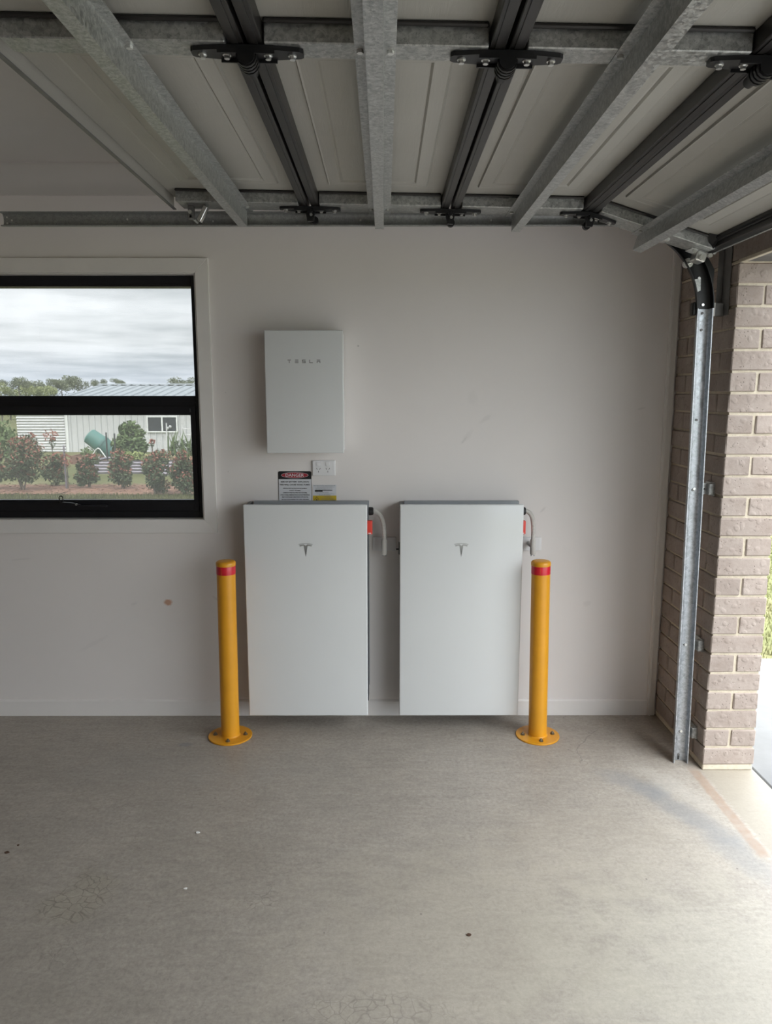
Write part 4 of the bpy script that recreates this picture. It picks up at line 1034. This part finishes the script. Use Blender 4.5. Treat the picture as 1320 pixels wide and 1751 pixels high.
# tall bush in the round bed
rnd = random.Random(21)
t = thing('vegetable_bush', 'tall leafy green bush growing from the round corrugated bed', 'plant', (-6.95, 20.2, gz(20.2) + .30))
mb = MB()
for k in range(6): a = k; mb.tube([(.1*math.cos(a), .1*math.sin(a), 0), (.25*math.cos(a), .2*math.sin(a), .8)], [.018, .008], 5)
ob('stems', mb, M['bark'], t)
mb = MB()
for (cx, cz, r, n) in ((0, .30, .42, 420), (.05, .62, .38, 420), (.06, .92, .24, 240), (-.28, .45, .25, 200), (.30, .42, .22, 180), (.28, .75, .16, 90), (-.10, .85, .2, 120)):
    leafcloud(mb, (cx, 0, cz), (r, r*.8, r*.8), n, .065, rnd, 0)
ob('leaves', mb, M['leafg'], t, kind='stuff')
t = thing('lettuce_patch', 'pale lettuce leaves at the foot of the tall green bush', 'plant', (-6.75, 19.8, gz(19.8) + .32))
mb = MB(); leafcloud(mb, (0, 0, .12), (.42, .15, .14), 260, .06, rnd, 0); ob('leaves', mb, M['leafy'], t, kind='stuff')
for x, h, nm in ((-7.42, .98, 'dark garden stake at the outer edge of the tall bush'), (-7.20, .95, 'dark garden stake just inside the tall bush foliage')):
    mb = MB(); mb.tube([(0, 0, 0), (0, 0, h)], .022, 6); o = ob('garden_stake', mb, M['dshell'], loc=(x, 19.75, gz(19.75) + .12)); tag(o, nm, 'stake')
# leeks, poles and ladder in the long bed
t = thing('leek_plants', 'blue green leek leaves in the long corrugated bed', 'plant', (-5.35, 19.6, gz(19.6) + .36))
mb = MB()
for k in range(34):
    x = rnd.uniform(-.4, .7); y = rnd.uniform(-.3, .3); h = rnd.uniform(.35, .85); dx = rnd.uniform(-.25, .25)
    mb.poly([(x - .02, y, 0), (x + .02, y, 0), (x + dx*.6 + .018, y, h*.7), (x + dx, y + .02, h), (x + dx*.6 - .018, y, h*.7)])
ob('leaves', mb, M['leafg'], t, kind='stuff')
mb = MB(); leafcloud(mb, (.0, 0, .28), (.38, .3, .28), 300, .055, rnd, 0); leafcloud(mb, (.5, 0, .2), (.25, .3, .2), 120, .05, rnd, 0); ob('low_leaves', mb, M['leafd'], t, kind='stuff')
mb = MB(); leafcloud(mb, (0.05, -.3, .05), (.75, .25, .10), 300, .05, rnd, 0); ob('dry_leaves', mb, M['straw'], t, kind='stuff')
for x, tx, h, nm in ((-5.73, .02, 1.1, 'thin pale garden pole before the shed window'), (-5.50, .14, .75, 'short leaning pale garden pole right of the shed window'), (-5.02, -.03, 1.02, 'thin garden pole nearest the window frame')):
    mb = MB(); mb.tube([(0, 0, 0), (tx, 0, h)], .016, 6); o = ob('garden_pole', mb, M['ltube'], loc=(x, 19.45, gz(19.45) + .25)); tag(o, nm, 'pole')
t = thing('garden_ladder', 'small leaning ladder frame for climbing plants in the garden bed', 'ladder', (-5.32, 19.5, gz(19.5) + .25))
for x in (-.13, .13): mb = MB(); mb.tube([(x, 0, 0), (x + .14, .02, 1.0)], .016, 6); ob('ladder_rail', mb, M['ltube'], t)
for k in range(6):
    z = .15 + k * .16; mb = MB(); mb.tube([(-.13 + .14*z, .003*k, z), (.13 + .14*z, .003*k, z)], .011, 5); ob('rung', mb, M['ltube'], t)

# distant trees on the horizon
def tree(x, y, r, hc, label, seed, mat, zs=.75):
    rnd = random.Random(seed); z = gz(y)
    t = thing('distant_tree', label, 'tree', (x, y, z), group='trees on the horizon')
    mb = MB(); mb.tube([(0, 0, -.3), (.1*r, 0, hc * .6), (0, 0, hc)], [.07*r + .05, .06*r, .03*r], 6); ob('trunk', mb, M['bark'], t)
    mb = MB()
    top = hc + r * .85
    for k in range(12):
        a = rnd.uniform(0, 6.28); u = k / 11; q = r * rnd.uniform(.25, .85)
        cz = top - r * (.35 + .75 * u * rnd.uniform(.6, 1)) if k % 4 else top * rnd.uniform(.2, .6)
        leafcloud(mb, (q*math.cos(a), q*math.sin(a), cz), (r*.45, r*.45, r*.36 if k % 4 else top*.3), 190, r * .07, rnd, .0)
    ob('crown', mb, mat, t, kind='stuff')
Yt = 95.0
def at(u, v, Y):       # horizon point by azimuth and height, kept as plain world numbers
    return ((u - 657.0) / 1260.0 * Y * 1.012, 1.712 + (674 - v) / 1260.0 * Y * 1.02)
TREES = [(6, 666, 15, 0, 'pale tree at the left end of the distant tree line', 'gumy'), (17, 655, 9, 1, 'small dark tree above the pale one in the tree line', 'gum'), (48, 656, 14, 0, 'tallest rounded dark tree of the distant tree line', 'gum'),
         (60, 668, 14, 0, 'low bright green tree in front of the tallest tree', 'gumy'), (84, 670, 13, 0, 'low pale tree in front of the broad olive tree', 'gumy'), (101, 669, 13, 0, 'low yellowish tree near the shed roof slope', 'gumy'), (-8, 664, 14, 0, 'tree cut by the left edge of the picture', 'gum'), (31, 670, 13, 0, 'low green tree below the tallest one of the tree line', 'gumy'), (71, 662, 15, 0, 'broad olive tree right of the tallest distant tree', 'gum'), (90, 664, 11, 0, 'grey green tree between two olive ones, distant tree line', 'gum'), (106, 654, 8, 1, 'small tuft topped tree before the shed roof starts', 'gum'),
         (119, 660, 14, 0, 'dark brownish tree just left of the shed roof slope', 'gum'), (148, 656, 17, 0, 'wide tree rising behind the left end of the roof ridge', 'gum'), (183, 657, 11, 0, 'low tree tops barely showing over the roof ridge', 'gum'), (214, 655, 9, 0, 'lone round tree above the middle of the roof ridge', 'gum'), (321, 658, 17, 0, 'tree over the roof ridge closest to the window frame', 'gum')]
for i, (u, v, rp, hi, nm, mt) in enumerate(TREES):
    Y = Yt + i * 5.0
    x, ztop = at(u, v - rp * .55, Y); r = rp / 1260.0 * Y * 1.25
    tree(x, Y, r, max(.6, ztop - gz(Y) - r*.62), nm, 40 + i, M[mt])
rnd = random.Random(77)
t = thing('bush', 'grey green bush on the lawn left of the ribbed annex', 'bush', (-16.3, 29.3, gz(29.3)))
mb = MB(); mb.tube([(0, 0, 0), (0, 0, .9)], .06, 6); ob('stem', mb, M['bark'], t)
mb = MB()
for k in range(8): leafcloud(mb, (rnd.uniform(-.5, .45), rnd.uniform(-.4, .4), rnd.uniform(.6, 1.4)), (.45, .4, .4), 120, .09, rnd, .1)
ob('leaves', mb, M['gum'], t, kind='stuff')
t = thing('bush', 'bright green leafy bush at the left window edge behind the hedge', 'bush', (-9.55, 18.6, gz(18.6)))
mb = MB(); mb.tube([(0, 0, 0), (0, 0, .7)], .03, 6); ob('stem', mb, M['bark'], t)
mb = MB()
for k in range(6): leafcloud(mb, (rnd.uniform(-.25, .2), rnd.uniform(-.2, .2), rnd.uniform(.5, 1.2)), (.25, .25, .25), 60, .06, rnd, .1)
ob('leaves', mb, M['leafg'], t, kind='stuff')
